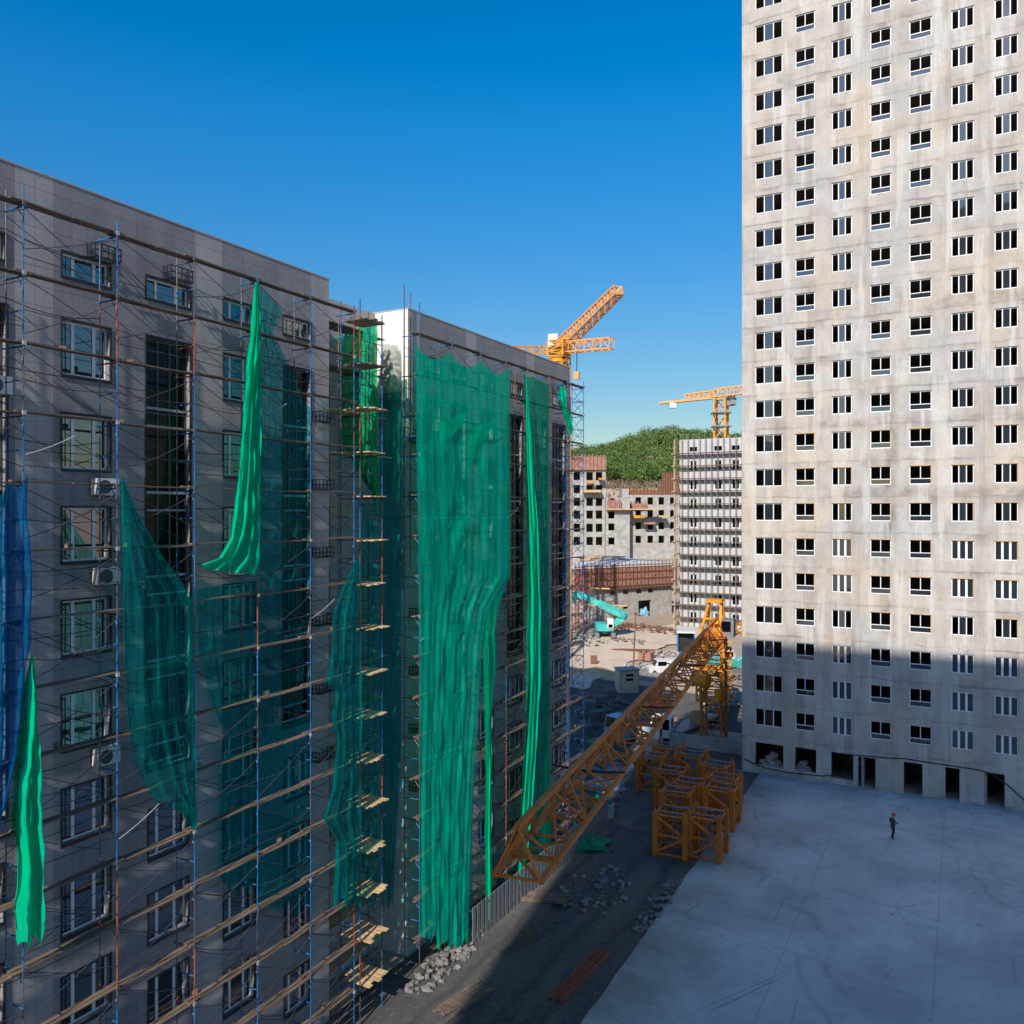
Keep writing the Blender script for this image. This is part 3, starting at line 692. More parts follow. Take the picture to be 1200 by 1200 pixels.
# air-conditioner baskets (dark brackets) and units on the facades
def basket():
    mb = MB(); w, d, h = .95, .42, .42
    for z in (0, h * .5, h):
        for p, q in (((0, 0, z), (d, 0, z)), ((d, 0, z), (d, w, z)), ((d, w, z), (0, w, z))): mb.bar(p, q, .035)
    for y in np.linspace(0, w, 5): mb.bar((d, y, 0), (d, y, h), .03)
    for x in (0.02, d / 2): mb.bar((x, 0, 0), (x, 0, h), .03); mb.bar((x, w, 0), (x, w, h), .03)
    for x in np.linspace(0.05, d, 4): mb.bar((x, 0, -.0), (x, w, -.0), .03, .02)
    return mb.mesh('ac_basket', M['dark_trim'])
bk = basket()
for root, y0, spots in ((near, 4.0, [(17.35, 31.35), (20.3, 31.38), (28.1, 27.0), (28.1, 24.0), (28.1, 21.0), (28.1, 18.0), (28.1, 15.0), (28.1, 12.0)]),
                        (far, 35.3, [(35.4, 26.6), (35.4, 23.6), (35.4, 17.6), (35.4, 14.6), (35.4, 11.6), (35.4, 8.6), (44.5, 26.5), (44.5, 23.5), (44.5, 17.5), (52.4, 31.5)])):
    for y, z in spots:
        o = bpy.data.objects.new('ac_basket', bk); COL.objects.link(o); o.parent = root; o.location = (.01, y - y0, z)
def ac_unit(loc, label):
    r = thing('ac_unit', loc, label, 'air conditioner', 'white air-conditioner boxes on the cladding')
    mb = MB(); mb.box(.05, .36, 0, .82, 0, .56); mb.build('casing', M['white_paint'], r)
    mb = MB(); mb.cyl((.36, .3, .28), (.385, .3, .28), .23, 20); mb.build('fan_grille', M['dark_frame'], r)
    mb = MB(); mb.bar((0, .12, -.02), (.4, .12, -.02), .04); mb.bar((0, .7, -.02), (.4, .7, -.02), .04); mb.build('bracket', M['dark_trim'], r)
for y, z, lb in ((17.45, 23.55, 'white air conditioner right of blue net, above the fourth window down'), (17.5, 20.7 - .1, 'white air conditioner two lifts below the topmost one on the grey block'),
                 (17.5, 14.4 + .25, 'lowest white air conditioner beside the bright green hanging strip'), (13.9, 26.45, 'highest white air conditioner near the end of the grey facade'),
                 (23.3, 20.55, 'white air conditioner under a window, behind the bright twisted net')):
    ac_unit((WX + .01, y, z), lb)

# ------------------------------------------------------------------ scaffolding
XO, XI = -23.6, -24.5
LIFT0 = 31.84
LIFTS = [LIFT0 - 2 * k for k in range(16)]
def sag(p, q, s, n=4):
    p, q = Vector(p), Vector(q); out = []
    for i in range(n + 1):
        t = i / n; v = p.lerp(q, t); v.z -= s * 4 * t * (1 - t); out.append(v)
    return out
def scaffold(name, label, Ys, base_y, seed, blue=0.68, rust=0.1, laced=False, top_extra=None, plank_end=0.35):
    rnd = random.Random(seed)
    root = thing(name, (XO, base_y, 0), label, 'scaffolding')
    mats = [M['blue_pole'], M['rust_pole'], M['grey_pole'], M['pale_pole']]
    for yi, y in enumerate(Ys):
        fr = MB()
        zs = [0.0] + LIFTS[::-1] + [LIFT0 + (top_extra[yi] if top_extra else rnd.uniform(.25, .55))]
        jx = rnd.uniform(-.03, .03)
        for i in range(len(zs) - 1):
            u = rnd.random(); mi = 0 if u < blue else (1 if u < blue + rust else 2)
            fr.tube([(XO + jx + rnd.uniform(-.012, .012), y, zs[i]), (XO + jx + rnd.uniform(-.012, .012), y, zs[i+1])], .025, 7, mi)
            mi2 = mi if rnd.random() < .35 else 2
            if i < len(zs) - 2 or rnd.random() < .6: fr.tube([(XI, y + .03, zs[i]), (XI, y + .03, zs[i+1])], .022, 6, mi2)
            if i > 0:
                z = zs[i]
                fr.tube([(XI - .1, y, z - .09), (XO + .05, y, z - .09)], .028, 6, mi)
                if z < LIFT0 - .1 and rnd.random() < .85: fr.tube([(XI, y, z + .92), (XO, y, z + .95)], .022, 6, 0 if rnd.random() < .7 else mi)
                fr.tube([(XO - .28, y, z - .12), (XO, y, z - .42)], .016, 5, mi)
                fr.box(XO - .05, XO + .06, y - .05, y + .05, z - .06, z + .06, 3 if rnd.random() < .3 else 2)
                if laced:
                    fr.tube([(XI, y, z - 1.9), (XO, y, z - 1.0)], .018, 5, 0); fr.tube([(XO, y, z - 1.9), (XI, y, z - 1.0)], .018, 5, 0)
                    fr.tube([(XI, y, z - 1.0), (XO, y, z - .1)], .018, 5, 0); fr.tube([(XI, y, z - 1.0), (XO, y, z - 1.0)], .02, 5, 0)
        for x in (XO, XI): fr.box(x - .1, x + .1, y - .1, y + .1, 0, .03, 2)
        rel(fr.build('frame', mats, root), root)
    for z in LIFTS:
        pl = MB()
        for i in range(len(Ys) - 1):
            a, b = Ys[i], Ys[i+1]; dz = .045 if i % 2 else 0
            nb = 2
            for j in range(nb):
                x = XO - .08 - (1.5 - j) * .19 + .095
                e0, e1 = rnd.uniform(.05, .4), rnd.uniform(.05, plank_end)
                tw = rnd.uniform(-.025, .025); zz = z + dz + rnd.uniform(0, .012)
                
                mz = rnd.uniform(-.03, .0); ym = (a + b) / 2
                for (ya, yb, za, zb) in ((a - e0, ym, zz, zz + mz), (ym, b + e1, zz + mz, zz)):
                    pl.hexa([(x - .085 - tw, ya, za - .022), (x + .085 - tw, ya, za - .022), (x + .085 + tw, yb, zb - .022), (x - .085 + tw, yb, zb - .022),
                             (x - .085 - tw, ya, za + .022), (x + .085 - tw, ya, za + .022), (x + .085 + tw, yb, zb + .022), (x - .085 + tw, yb, zb + .022)])
            if rnd.random() < .3:
                yy = rnd.uniform(a + .3, b - .3); pl.cbox((XI + .5, yy, z + dz + .09), (.25, .12, .12), rnd.random() * 3)
        rel(pl.build('plank', M['plank'], root), root)
    rods = []
    for i in range(len(Ys) - 1):
        a, b = Ys[i], Ys[i+1]
        for k, z in enumerate(LIFTS):
            r = .0135
            if rnd.random() < .93: rods.append((sag((XO + .03, a, z - .15), (XO + .03, b, z - 1.15 - rnd.uniform(0, .6)), rnd.uniform(-.05, .16)), r, 0))
            if rnd.random() < .7: rods.append((sag((XO + .04, b, z - .2), (XO + .04, a, z - 1.25 - rnd.uniform(0, .5)), rnd.uniform(-.02, .2)), r, 0))
            if rnd.random() < .8: rods.append((sag((XI, a, z - .6), (XI, b, z - .6), rnd.uniform(.02, .22)), r, 0))
            if k and rnd.random() < .8: rods.append((sag((XO + .02, a, z + .95), (XO + .02, b, z + .95), rnd.uniform(.02, .2)), r, 0))
            if rnd.random() < .8: rods.append((sag((XI, a, z - .2), (XI, b, z - 1.7), rnd.uniform(0, .12)), r * .9, 0))
            if k and rnd.random() < .45: rods.append((sag((XO, a, z + .5), (XO, b, z + .48), rnd.uniform(.0, .1)), r, 0))
        if rnd.random() < .75:
            z = rnd.choice(LIFTS[:14]); rods.append((sag((XO + .08, a, z - 1.2), (XO + .08, (a + b) / 2, z - .55), .05), .016, 1))
    def seen(q):
        c = (q[0][0] + q[0][-1]) * .5; d = c - CAMP; f = d.dot(FW)
        out = f < 3 or abs(d.dot(RT)) > f * .615 or abs(d.z) > f * .615
        return (out, d.length)
    rods.sort(key=seen)
    rest = MB()
    for n_, (pts, r, mi) in enumerate(rods):
        if n_ < 100:
            br = MB(); br.tube(pts, r, 4); rel(br.build('brace', M['pale_pole'] if mi else M['rod'], root), root)
        else: rest.tube(pts, r, 4, mi)
    if rest.v: tag(rel(rest.build('brace', [M['rod'], M['pale_pole']], root), root), kind='stuff')
    return root
Y1 = [5.3, 8.3, 11.3, 14.3, 17.3, 20.3, 23.3, 26.2, 29.0]
scaffold('scaffolding', 'long blue and rust tube scaffolding with plank decks along the near grey block', Y1, 4.5, 11)
Y2 = [34.0, 37.0, 40.0, 42.9, 45.7, 48.7, 51.6]
scaffold('scaffolding', 'tube scaffolding with plank decks behind the large green net on the far block', Y2 , 34.0, 23, blue=.5, rust=.2,
         top_extra=[1.5, .35, .4, .4, .3, .35, .4], plank_end=.25)
scaffold('scaffolding', 'blue laced ladder scaffold standing at the open end of the netted block', [51.95, 54.3], 54.0, 31, blue=.85, rust=.13, laced=True)
# short access tower in the recess between the two blocks
rnd = random.Random(5)
acc = thing('access_tower', (-24.4, 30.2, 0), 'narrow scaffold stair tower with short sunlit planks in the gap between the blocks', 'scaffolding')
mats = [M['blue_pole'], M['rust_pole'], M['grey_pole'], M['pale_pole']]
for (x, y) in ((-23.75, 29.6), (-23.75, 31.2), (-25.2 + .1, 29.9), (-26.8, 31.9), (-25.2 + .1, 31.9)):
    fr = MB(); zs = [0] + LIFTS[::-1] + [LIFT0 + rnd.uniform(.3, 1.0)]
    for i in range(len(zs) - 1):
        mi = 1 if 3 < zs[i] < 10.5 and i % 4 == 1 else rnd.choice([0, 0, 2, 2, 1])
        if x > -24 and 17 < zs[i] < 19.5: mi = 1
        fr.tube([(x, y, zs[i]), (x, y, zs[i+1])], .03, 7, mi)
    rel(fr.build('frame', mats, acc), acc)
for z in LIFTS:
    pl = MB()
    for j in range(5):
        y = 29.75 + j * .3
        pl.box(-25.1 + rnd.uniform(0, .3), -23.55 + rnd.uniform(-.05, .3), y, y + .24, z - .16 + .003 * j, z - .11 + .003 * j)
    for j in range(4):
        x = -26.7 + j * .3; pl.box(x, x + .24, 29.4, 33.2 + rnd.uniform(0, 1.2), z - .1, z - .055)
    rel(pl.build('plank', M['timber'] if z < 29 else M['plank'], acc), acc)
br = MB()
for z in LIFTS:
    br.tube(sag((-23.7, 29.6, z - .1), (-23.7, 31.2, z - 1.7), .03), .016, 5); br.tube(sag((-25.1, 31.9, z - .1), (-26.8, 31.9, z - 1.7), .03), .016, 5)
    if z > 31: continue
    br.tube(sag((-23.75, 29.6, z + .9), (-23.75, 31.2, z + .9), .02), .018, 5); br.tube(sag((-25.1, 31.9, z + .9), (-26.8, 31.9, z + .9), .02), .018, 5)
    br.tube([(-23.75, 31.2, z - .2), (-25.1, 31.9, z - .2), (-26.8, 31.9, z - .2)], .022, 5)
rel(br.build('brace', [M['rod']], acc), acc)
# loose long poles leaning at the corner of the white end wall
for (p, q, lb) in (((-25.0, 34.6, 19.0), (-25.02, 34.72, 34.6), 'tall thin grey pole rising past the white end wall, nearer the gap'), ((-24.6, 34.65, 20.0), (-24.62, 34.72, 34.1), 'thin rusty pole rising past the corner of the white end wall')):
    mb = MB(); mb.tube([p, q], .03, 7); tag(mb.build('pole', M['grey_pole'] if 'grey' in lb else M['rebar']), lb, 'pole')

# ------------------------------------------------------------------ netting
def poly_at(pl, t):
    """point at fraction t of the polyline's own length"""
    L = [0]
    for i in range(1, len(pl)): L.append(L[-1] + math.hypot(pl[i][0] - pl[i-1][0], pl[i][1] - pl[i-1][1]))
    d = t * L[-1]
    for i in range(1, len(pl)):
        if d <= L[i] + 1e-9:
            u = (d - L[i-1]) / max(1e-9, L[i] - L[i-1]); return (lerp(pl[i-1][0], pl[i][0], u), lerp(pl[i-1][1], pl[i][1], u))
    return pl[-1]
def net(label, m, left, right, plane='x', at=-23.5, nu=28, nv=90, folds=3, amp=.12, tilt=0.0, seed=0, scallop=None, facet=0.0, dense=None, wob=1.0, ragged=1.3, name='debris_net', group=None):
    """left/right: the net's two edges, top to bottom; they are read off as real (along-wall, height) positions on the scaffold's plane"""
    def conv(p):
        q = on_x(p[0], p[1], at) if plane == 'x' else on_y(p[0], p[1], at)
        return ((q.y if plane == 'x' else q.x), q.z)
    Lw = [conv(p) for p in left]; Rw = [conv(p) for p in right]
    mb = MB(); mb.smooth = True; V = Vector
    for j in range(nv + 1):
        t = j / nv; a = poly_at(Lw, t); b = poly_at(Rw, t); wid = abs(b[0] - a[0]) + abs(b[1] - a[1])
        for i in range(nu + 1):
            u = i / nu; y = lerp(a[0], b[0], u); z = lerp(a[1], b[1], u)
            if scallop: z -= scallop * abs(math.sin(math.pi * u * 3.0)) * max(0, 1 - t * 6)
            n1 = mnoise.noise(V((seed, t * 3.0, u * 1.5))); n2 = mnoise.noise(V((seed + 9, u * 6, t * 14))); n3 = mnoise.noise(V((seed + 5, u * 3 + z * .3, z * 1.1)))
            uu = u if dense is None else u ** dense
            env = min(1.0, t * 6 + .15)
            A = amp * env
            ph = 2 * math.pi * folds * uu + 2.2 * wob * n1 + seed
            w = math.sin(ph); w = math.copysign(abs(w) ** .7, w)
            x = A * (w * .8 + .5 * math.sin(2.3 * ph + 1.3 + 2 * wob * n1) + .5 * n2 * wob)
            # slack between the lifts: shallow diagonal facets
            if facet:
                bay = (u * 3.0) % 1.0; zz = z / 2.0 + .4 * mnoise.noise(V((seed, int(u * 3.0) * 7.3, 1)))
                ff = (zz * .5 + bay * .9) % 1.0; gg = (zz * .5 - bay * .7 + .3) % 1.0
                x += facet * env * min(1, 5 * u, 5 * (1 - u)) * (max(0, 1 - abs(3 * ff - 1.2)) * (1 - bay) + .7 * max(0, 1 - abs(3 * gg - 1.4)) * bay)
            x += tilt * (u - .5)
            if t > .8: z += ragged * ((t - .8) / .2) ** 2 * (.7 * mnoise.noise(V((u * 4.3, seed * 1.7, 0))) + .5 * mnoise.noise(V((u * 13, seed, 4))))
            if dense is not None: x *= lerp(1.0, .15, min(1, u * 1.3))
            mb.v.append((at + x, y, z) if plane == 'x' else (y, at + x, z))
    for j in range(nv):
        for i in range(nu):
            k = j * (nu + 1) + i; mb.f.append((k, k + 1, k + nu + 2, k + nu + 1)); mb.m.append(0)
    o = mb.build(name, m)
    # put the origin on the net's top corner
    p0 = Vector(mb.v[0]); o.data.transform(Matrix.Translation(-p0)); o.location = p0
    return tag(o, label, 'net', group or 'debris nets hung on the scaffolding')
net('bright green net twisted into a long sash that sweeps left at its lower end', M['green_bunch'],
    [(299, 330), (296, 380), (290, 430), (286, 480), (281, 540), (277, 580), (270, 630), (255, 655), (231, 664)],
    [(302, 332), (303, 380), (303, 430), (303, 480), (303, 540), (302, 600), (303, 640), (303, 655), (298, 673)], folds=3.2, amp=.16, seed=1, nv=110, at=-23.45, ragged=.15)
net('thin dark teal net with a ragged top flap, right of the bright twisted sash', M['teal_net'],
    [(303, 332), (303, 420), (303, 520), (303, 600), (303, 690)], [(332, 364), (318, 390), (338, 430), (352, 465), (362, 480), (362, 560), (364, 690)], folds=3, amp=.1, seed=2, at=-24.42)
net('dark teal net hung from one corner, spreading into a triangle over a stair window', M['teal_net'],
    [(143, 558), (143, 620), (143, 680), (144, 740), (145, 800), (147, 850), (160, 900), (185, 940), (228, 962)],
    [(144, 560), (165, 610), (190, 650), (215, 680), (228, 700), (228, 760), (228, 840), (228, 900), (229, 966)], folds=4, amp=.12, seed=3)
net('torn teal net gathered to a waist and hanging below the sash', M['teal_net'],
    [(232, 690), (232, 740), (235, 770), (250, 820), (264, 850), (262, 900), (260, 950), (258, 1030)],
    [(300, 680), (300, 760), (300, 840), (294, 868), (300, 900), (302, 950), (302, 1035)], folds=4, amp=.13, seed=4, at=-24.42)
net('dark sheer net over the second stair window with a pale drawn edge', M['dark_net'],
    [(303, 692), (303, 740), (303, 800), (303, 850)], [(364, 690), (363, 720), (357, 790), (353, 842)], folds=4, amp=.1, seed=5, at=-24.42)
net('wide sheer teal net across the bottom windows of the grey block', M['teal_net'],
    [(304, 852), (303, 920), (302, 1060)], [(364, 838), (365, 920), (366, 1065)], folds=3, amp=.07, seed=6, at=-24.42)
net('knotted teal net billowing in puffs beside the scaffold stair tower', M['teal_net'],
    [(418, 655), (400, 690), (388, 720), (386, 770), (381, 800), (392, 810), (386, 840), (393, 865), (390, 920), (378, 960), (393, 985), (390, 1060)],
    [(421, 655), (421, 720), (421, 800), (421, 860), (421, 920), (421, 1060)], folds=3, amp=.14, seed=7, at=-23.5)
net('narrow teal net strip down the outside of the scaffold stair tower', M['teal_net'],
    [(423, 590), (423, 700), (424, 800), (424, 900), (424, 1060)], [(443, 590), (443, 700), (444, 800), (445, 900), (445, 1060)], plane='y', at=31.35, folds=3, amp=.1, seed=8)
net('vivid sunlit green net filling the top of the gap between the blocks', M['lime_net'],
    [(392, 396), (398, 420), (400, 470), (402, 520), (415, 545), (420, 555), (432, 572)],
    [(441, 378), (442, 430), (443, 480), (443, 530), (444, 560), (443, 578), (441, 580)], plane='y', at=32.1, folds=4, amp=.12, seed=9)
net('dark net hanging full height in the shaded corner of the gap', M['dark_net'],
    [(444, 462), (445, 600), (446, 800), (447, 1060)], [(470, 458), (471, 600), (471, 700), (470, 880), (460, 1060)], plane='y', at=34.75, folds=3, amp=.06, seed=10)
net('pale sheet net draped on the white end wall above the dark net', net_mat('pale_net', (0.55, 0.58, 0.54), .9),
    [(448, 403), (449, 440), (449, 470)], [(466, 404), (466, 440), (467, 470)], plane='y', at=34.95, folds=5, amp=.22, seed=21)
big_net = net('largest green net, covering three bays of the far block', M['green_net'],
    [(491, 402), (493, 500), (494, 600), (496, 700), (497, 800), (498, 900), (498, 1100)],
    [(593, 431), (594, 600), (594, 676), (570, 712), (565, 740), (561, 765), (556, 850), (552, 912), (545, 1100)],
    at=-23.3, folds=5, amp=.026, tilt=.5, seed=11, scallop=.55, facet=.1, nu=70, nv=170, wob=.45)
rf = random.Random(77)
for (y0, z0, wd, hg, sl) in ((35.6, 27.6, 2.2, 1.9, 1), (38.2, 27.4, 2.4, 2.2, 1), (36.2, 22.6, 1.5, 2.3, -1), (35.6, 17.2, 1.9, 2.0, -1), (35.4, 13.6, 1.9, 2.2, -1), (35.3, 10.6, 1.9, 2.3, -1), (35.5, 7.4, 1.8, 2.3, -1), (35.4, 4.4, 1.9, 2.2, -1)):  # extra net layers added, tilted sunward to imitate light and shadow patches
    mb = MB(); mb.smooth = True; n_ = 10
    for a in range(n_ + 1):
        for b in range(n_ + 1 - a):
            u, v = a / n_, b / n_
            y = y0 + wd * (u if sl > 0 else 1 - u - v * .45); z = z0 - hg * v + (.35 * wd * u * (1 if sl > 0 else -.2)); x = -23.3 + .5 * ((y - 35.3) / 8.0 - .5) + .06 + .16 * (y - y0) * (1 - v) + .08 * mnoise.noise(Vector((u * 3, v * 3, y0)))
            mb.v.append((x, y, z))
    idx = {}; c_ = 0
    for a in range(n_ + 1):
        for b in range(n_ + 1 - a): idx[a, b] = c_; c_ += 1
    for a in range(n_):
        for b in range(n_ - a):
            mb.f.append((idx[a, b], idx[a+1, b], idx[a, b+1])); mb.m.append(0)
            if (a + 1, b + 1) in idx: mb.f.append((idx[a+1, b], idx[a+1, b+1], idx[a, b+1])); mb.m.append(0)
    fl = mb.build('added_flap', M['added_flap_net'], big_net); fl.location = -big_net.location
net('very narrow bright green net strip between two wider green nets', M['green_bunch'],
    [(572, 708), (567, 760), (567, 800), (570, 860), (570, 960), (571, 1100)], [(592, 688), (581, 735), (583, 782), (577, 812), (576, 850), (575, 960), (576, 1100)], at=-23.5, folds=2, amp=.14, seed=12)
net('tall green net with a bright pleated left edge, one bay wide', M['sheer_green'],
    [(616, 437), (617, 500), (618, 600), (620, 700), (620, 800), (617, 860), (613, 930), (605, 1040)], [(643, 449), (643, 600), (644, 750), (645, 1045)],
    at=-23.45, folds=2.5, amp=.1, tilt=.3, seed=13, nu=40, dense=.6, scallop=.12)
net('bright pleated net bundle lashed to the pole of the far block', M['green_bunch'],
    [(616, 437), (618, 520), (621, 620), (622, 720), (621, 800), (618, 860), (613, 930), (606, 1038)], [(617, 440), (623, 520), (628, 620), (631, 720), (630, 800), (627, 860), (622, 930), (613, 1040)],
    at=-23.3, folds=2, amp=.14, seed=14)
net('small green rag of net knotted near the far end of the block', M['green_bunch'],
    [(655, 452), (656, 470), (660, 478), (663, 490), (667, 506)], [(662, 454), (662, 470), (662, 477), (668, 490), (670, 504)], at=-23.4, folds=2, amp=.12, seed=15, nv=30)
net('blue net sagging on the scaffold at the near end of the grey block', M['blue_net'],
    [(-40, 592), (-42, 700), (-44, 800), (-46, 900), (-48, 1010)], [(33, 555), (34, 640), (36, 700), (38, 755), (30, 790), (24, 850), (16, 900), (2, 965)], at=-23.5, folds=3, amp=.16, seed=16, scallop=.25)
net('bright green net strip hanging below the blue net', M['green_bunch'],
    [(37, 766), (32, 820), (28, 870), (23, 940), (22, 1100)], [(39, 767), (42, 830), (44, 900), (46, 960), (48, 1100)], at=-23.4, folds=1.6, amp=.17, seed=17)
net('dark green fold of net between the blue net and the bright strip', M['lime_net'],
    [(36, 775), (28, 820), (22, 870), (18, 930), (16, 960)], [(38, 775), (34, 820), (30, 870), (24, 930), (20, 965)], at=-23.6, folds=1.3, amp=.1, seed=18)

# ------------------------------------------------------------------ lattice work
def lattice(mb, p, q, w, h, n, chord=.1, lace=.05, tri=False, mi=0, taper=1.0, up=(0, 0, 1), mi2=None, ring=1):
    """lattice girder from p to q; for tri the apex is up"""
    mi2 = mi if mi2 is None else mi2
    p, q = Vector(p), Vector(q); d = (q - p).normalized(); u = Vector(up)
    s = d.cross(u).normalized(); u = s.cross(d).normalized()
    def sec(t):
        c = p.lerp(q, t); k = lerp(1.0, taper, t)
        if tri: return [c - s * (w/2*k), c + s * (w/2*k), c + u * (h*k)]
        return [c - s * (w/2*k) - u * (h/2*k), c + s * (w/2*k) - u * (h/2*k), c + s * (w/2*k) + u * (h/2*k), c - s * (w/2*k) + u * (h/2*k)]
    S = [sec(i / n) for i in range(n + 1)]; k = len(S[0])
    for i in range(n):
        for j in range(k):
            mb.bar(S[i][j], S[i+1][j], chord, mi=mi)
            a, b = (j, (j + 1) % k)
            if i % 2: a, b = b, a
            mb.bar(S[i][a], S[i+1][b], lace, mi=mi2)
    for i in range(n + 1):
        for j in range(k):
            if ring == 1 or i % ring == 0 or j == 0: mb.bar(S[i][j], S[i][(j + 1) % k], lace, mi=mi2)

# the low tower crane beside the tower, its jib swung out over the street towards the viewer
CX, CY = -21.8, 82.6
crane = thing('tower_crane', (CX, CY, 0), 'orange tower crane on a short mast, its long lattice jib reaching low over the street', 'crane')
mb = MB(); mb.box(CX - 3.6, CX + 3.6, CY - 2.8, CY + 3, 0, .5); mb.box(CX - 3.6, CX + 3.6, CY - 3.0, CY - 2.8, 0, 1.3)
rel(mb.build('base', M['concrete'], crane), crane)
mb = MB(); lattice(mb, (CX, CY, .5), (CX, CY, 9.6), 2.0, 2.0, 6, .2, .1, up=(0, 1, 0)); rel(mb.build('mast', M['orange'], crane), crane)
mb = MB()
for z in (4.2, 7.4): mb.box(CX - 1.45, CX + 1.45, CY - 1.45, CY + 1.45, z, z + .14)
for sx in (-1.35, 1.35):
    for sy in (-1.35, 1.35): mb.bar((CX + sx, CY + sy, 4.2), (CX + sx, CY + sy, 9.4), .18)
for z in (5.3, 6.4, 8.5, 9.4):
    for sy in (-1.35, 1.35): mb.bar((CX - 1.35, CY + sy, z), (CX + 1.35, CY + sy, z), .13)
    for sx in (-1.35, 1.35): mb.bar((CX + sx, CY - 1.35, z), (CX + sx, CY + 1.35, z), .13)
mb.cyl((CX - 1.5, CY - 1.75, 6.5), (CX - .1, CY - 1.95, 6.5), .62, 18); mb.cyl((CX - 1.62, CY - 1.73, 6.5), (CX - 1.5, CY - 1.75, 6.5), .72, 18); mb.cyl((CX - .1, CY - 1.95, 6.5), (CX + .02, CY - 1.97, 6.5), .72, 18); mb.cyl((CX + .9, CY - 1.6, 4.6), (CX + .9, CY - 1.6, 5.7), .4, 14); mb.bar((CX - .9, CY - 1.6, 4.3), (CX - .9, CY - 1.6, 6.0), .2); mb.bar((CX + .4, CY - 1.6, 7.3), (CX + 1.3, CY - 1.6, 8.4), .22)
rel(mb.build('climbing_cage', M['yellow'], crane), crane)
mb = MB(); mb.cyl((CX, CY, 9.5), (CX, CY, 10.4), 1.35, 24); mb.cyl((CX, CY, 10.4), (CX, CY, 10.9), 1.1, 24); rel(mb.build('slewing_ring', M['yellow'], crane), crane)
mb = MB()
tipA = Vector((CX + 1.0, CY + .3, 14.1))
for sx in (-.95, .95):
    mb.bar((CX + sx, CY - 1.4, 10.9), (CX + sx * .6, CY + .6, 14.0), .22); mb.bar((CX + sx, CY + 1.5, 10.9), (CX + sx * .6, CY + .6, 14.0), .22)
    mb.bar((CX + sx, CY - .4, 12.4), (CX + sx, CY + 1.2, 12.4), .14)
for z, y in ((10.9, -1.4), (12.4, -.4), (14.0, .6)): mb.bar((CX - .95, CY + y, z), (CX + .95, CY + y, z), .2)
mb.cbox((CX, CY + .6, 14.1), (1.6, 1.2, .35)); mb.cbox((CX + .5, CY + 1.4, 11.6), (1.6, 1.2, 1.3))
rel(mb.build('tower_head', M['yellow'], crane), crane)
mb = MB(); mb.cbox((CX + 1.75, CY - 1.0, 11.7), (1.1, 1.5, 1.7), .1); cab = rel(mb.build('cab', M['grey_steel'], crane), crane)
mb = MB(); mb.cbox((CX + 1.67, CY - 1.78, 11.9), (.9, .06, 1.0), .1); mb.build('windscreen', M['glass_dark'], cab)
mb = MB()
for i in range(6): mb.bar((CX + 1.3 + .05 * i, CY - 1.6 - .1 * i, 9.4 - .9 * i + 1), (CX + 2.3, CY - 1.6 - .1 * i, 9.4 - .9 * i + 1), .08)
lattice(mb, (CX + 1, CY + 1.5, 11.2), (CX + 9, CY + 11, 11.2), 1.3, .9, 8, .12, .06); rel(mb.build('counter_jib', M['yellow'], crane), crane)
mb = MB(); mb.cbox((CX + 8, CY + 10, 10.6), (1.6, 2.2, 2.2), -.7); rel(mb.build('counterweight', M['concrete'], crane), crane)
JA = Vector((CX + .75, CY - 1.4, 10.95)); JB = Vector((-13.1, 24.6, 10.75))
mb = MB(); lattice(mb, JA, JB, 1.65, 1.72, 30, .19, .085, tri=True, ring=3)
d = (JB - JA).normalized(); s = d.cross(Vector((0, 0, 1))).normalized()
for t in np.linspace(.06, .97, 9):
    c = JA.lerp(JB, float(t)); mb.bar(c - s * .95, c + s * .95, .16, .12); mb.bar(c + Vector((0, 0, 1.72)) - s * .1, c + s * .85, .1)
rel(mb.build('jib', M['orange'], crane), crane)
mb = MB(); c = JA.lerp(JB, .77); mb.box(c.x - .8, c.x + .8, c.y - .7, c.y + .7, c.z - .32, c.z - .08)
for sx in (-.85, .85): mb.cyl((c.x + sx, c.y - .6, c.z - .1), (c.x + sx, c.y + .6, c.z - .1), .13, 10)
rel(mb.build('trolley', M['blue_paint'], crane), crane)
mb = MB()
for t0, t1, dx in ((.38, .42, 0), (.16, .2, 0), (.62, .66, 0), (.84, .88, 0)):
    c = JA.lerp(JB, t0) + Vector((0, 0, 1.0)); mb.tube(sag(c - s * 1.6, c + s * 1.7, .12), .05, 6)
rel(mb.build('walkway_bar', M['black'], crane), crane)

# stacked mast sections standing on the street edge
def mast_section():
    r = thing('mast_section', (0, 0, 0), '', 'crane section', 'orange mast sections waiting beside the yard')
    mb = MB(); w, h = 1.0, 3.0
    for sx in (-w, w):
        for sy in (-w, w):
            mb.bar((sx, sy, .03), (sx, sy, h), .3); mb.cbox((sx, sy, .05), (.3, .3, .1)); mb.cbox((sx, sy, h + .08), (.12, .12, .26))
    for z in (.25, h * .5, h - .18):
        for a, b in (((-w, -w), (w, -w)), ((w, -w), (w, w)), ((w, w), (-w, w)), ((-w, w), (-w, -w))): mb.bar((*a, z), (*b, z), .1)
    for k, (a, b) in enumerate((((-w, -w), (w, -w)), ((w, -w), (w, w)), ((w, w), (-w, w)), ((-w, w), (-w, -w)))):
        mb.bar((*a, h - .25), (*b, h * .5), .12); mb.bar((*b, h * .5), (*a, .3), .12)
    mb.build('frame', M['orange'], r)
    ld = MB()
    for x in (-.2, .2): ld.bar((x, .45, .1), (x, .45, h - .05), .05)
    for z in np.arange(.25, h, .3): ld.bar((-.2, .45, z), (.2, .45, z), .04)
    ld.build('ladder', M['grey_steel'], r)
    for y in (-.45, .75):
        pf = MB(); pf.bar((-w, y, h - .1), (w, y, h - .1), .09); pf.build('rung_bar', M['grey_steel'], r)
    return r
sec0 = mast_section()
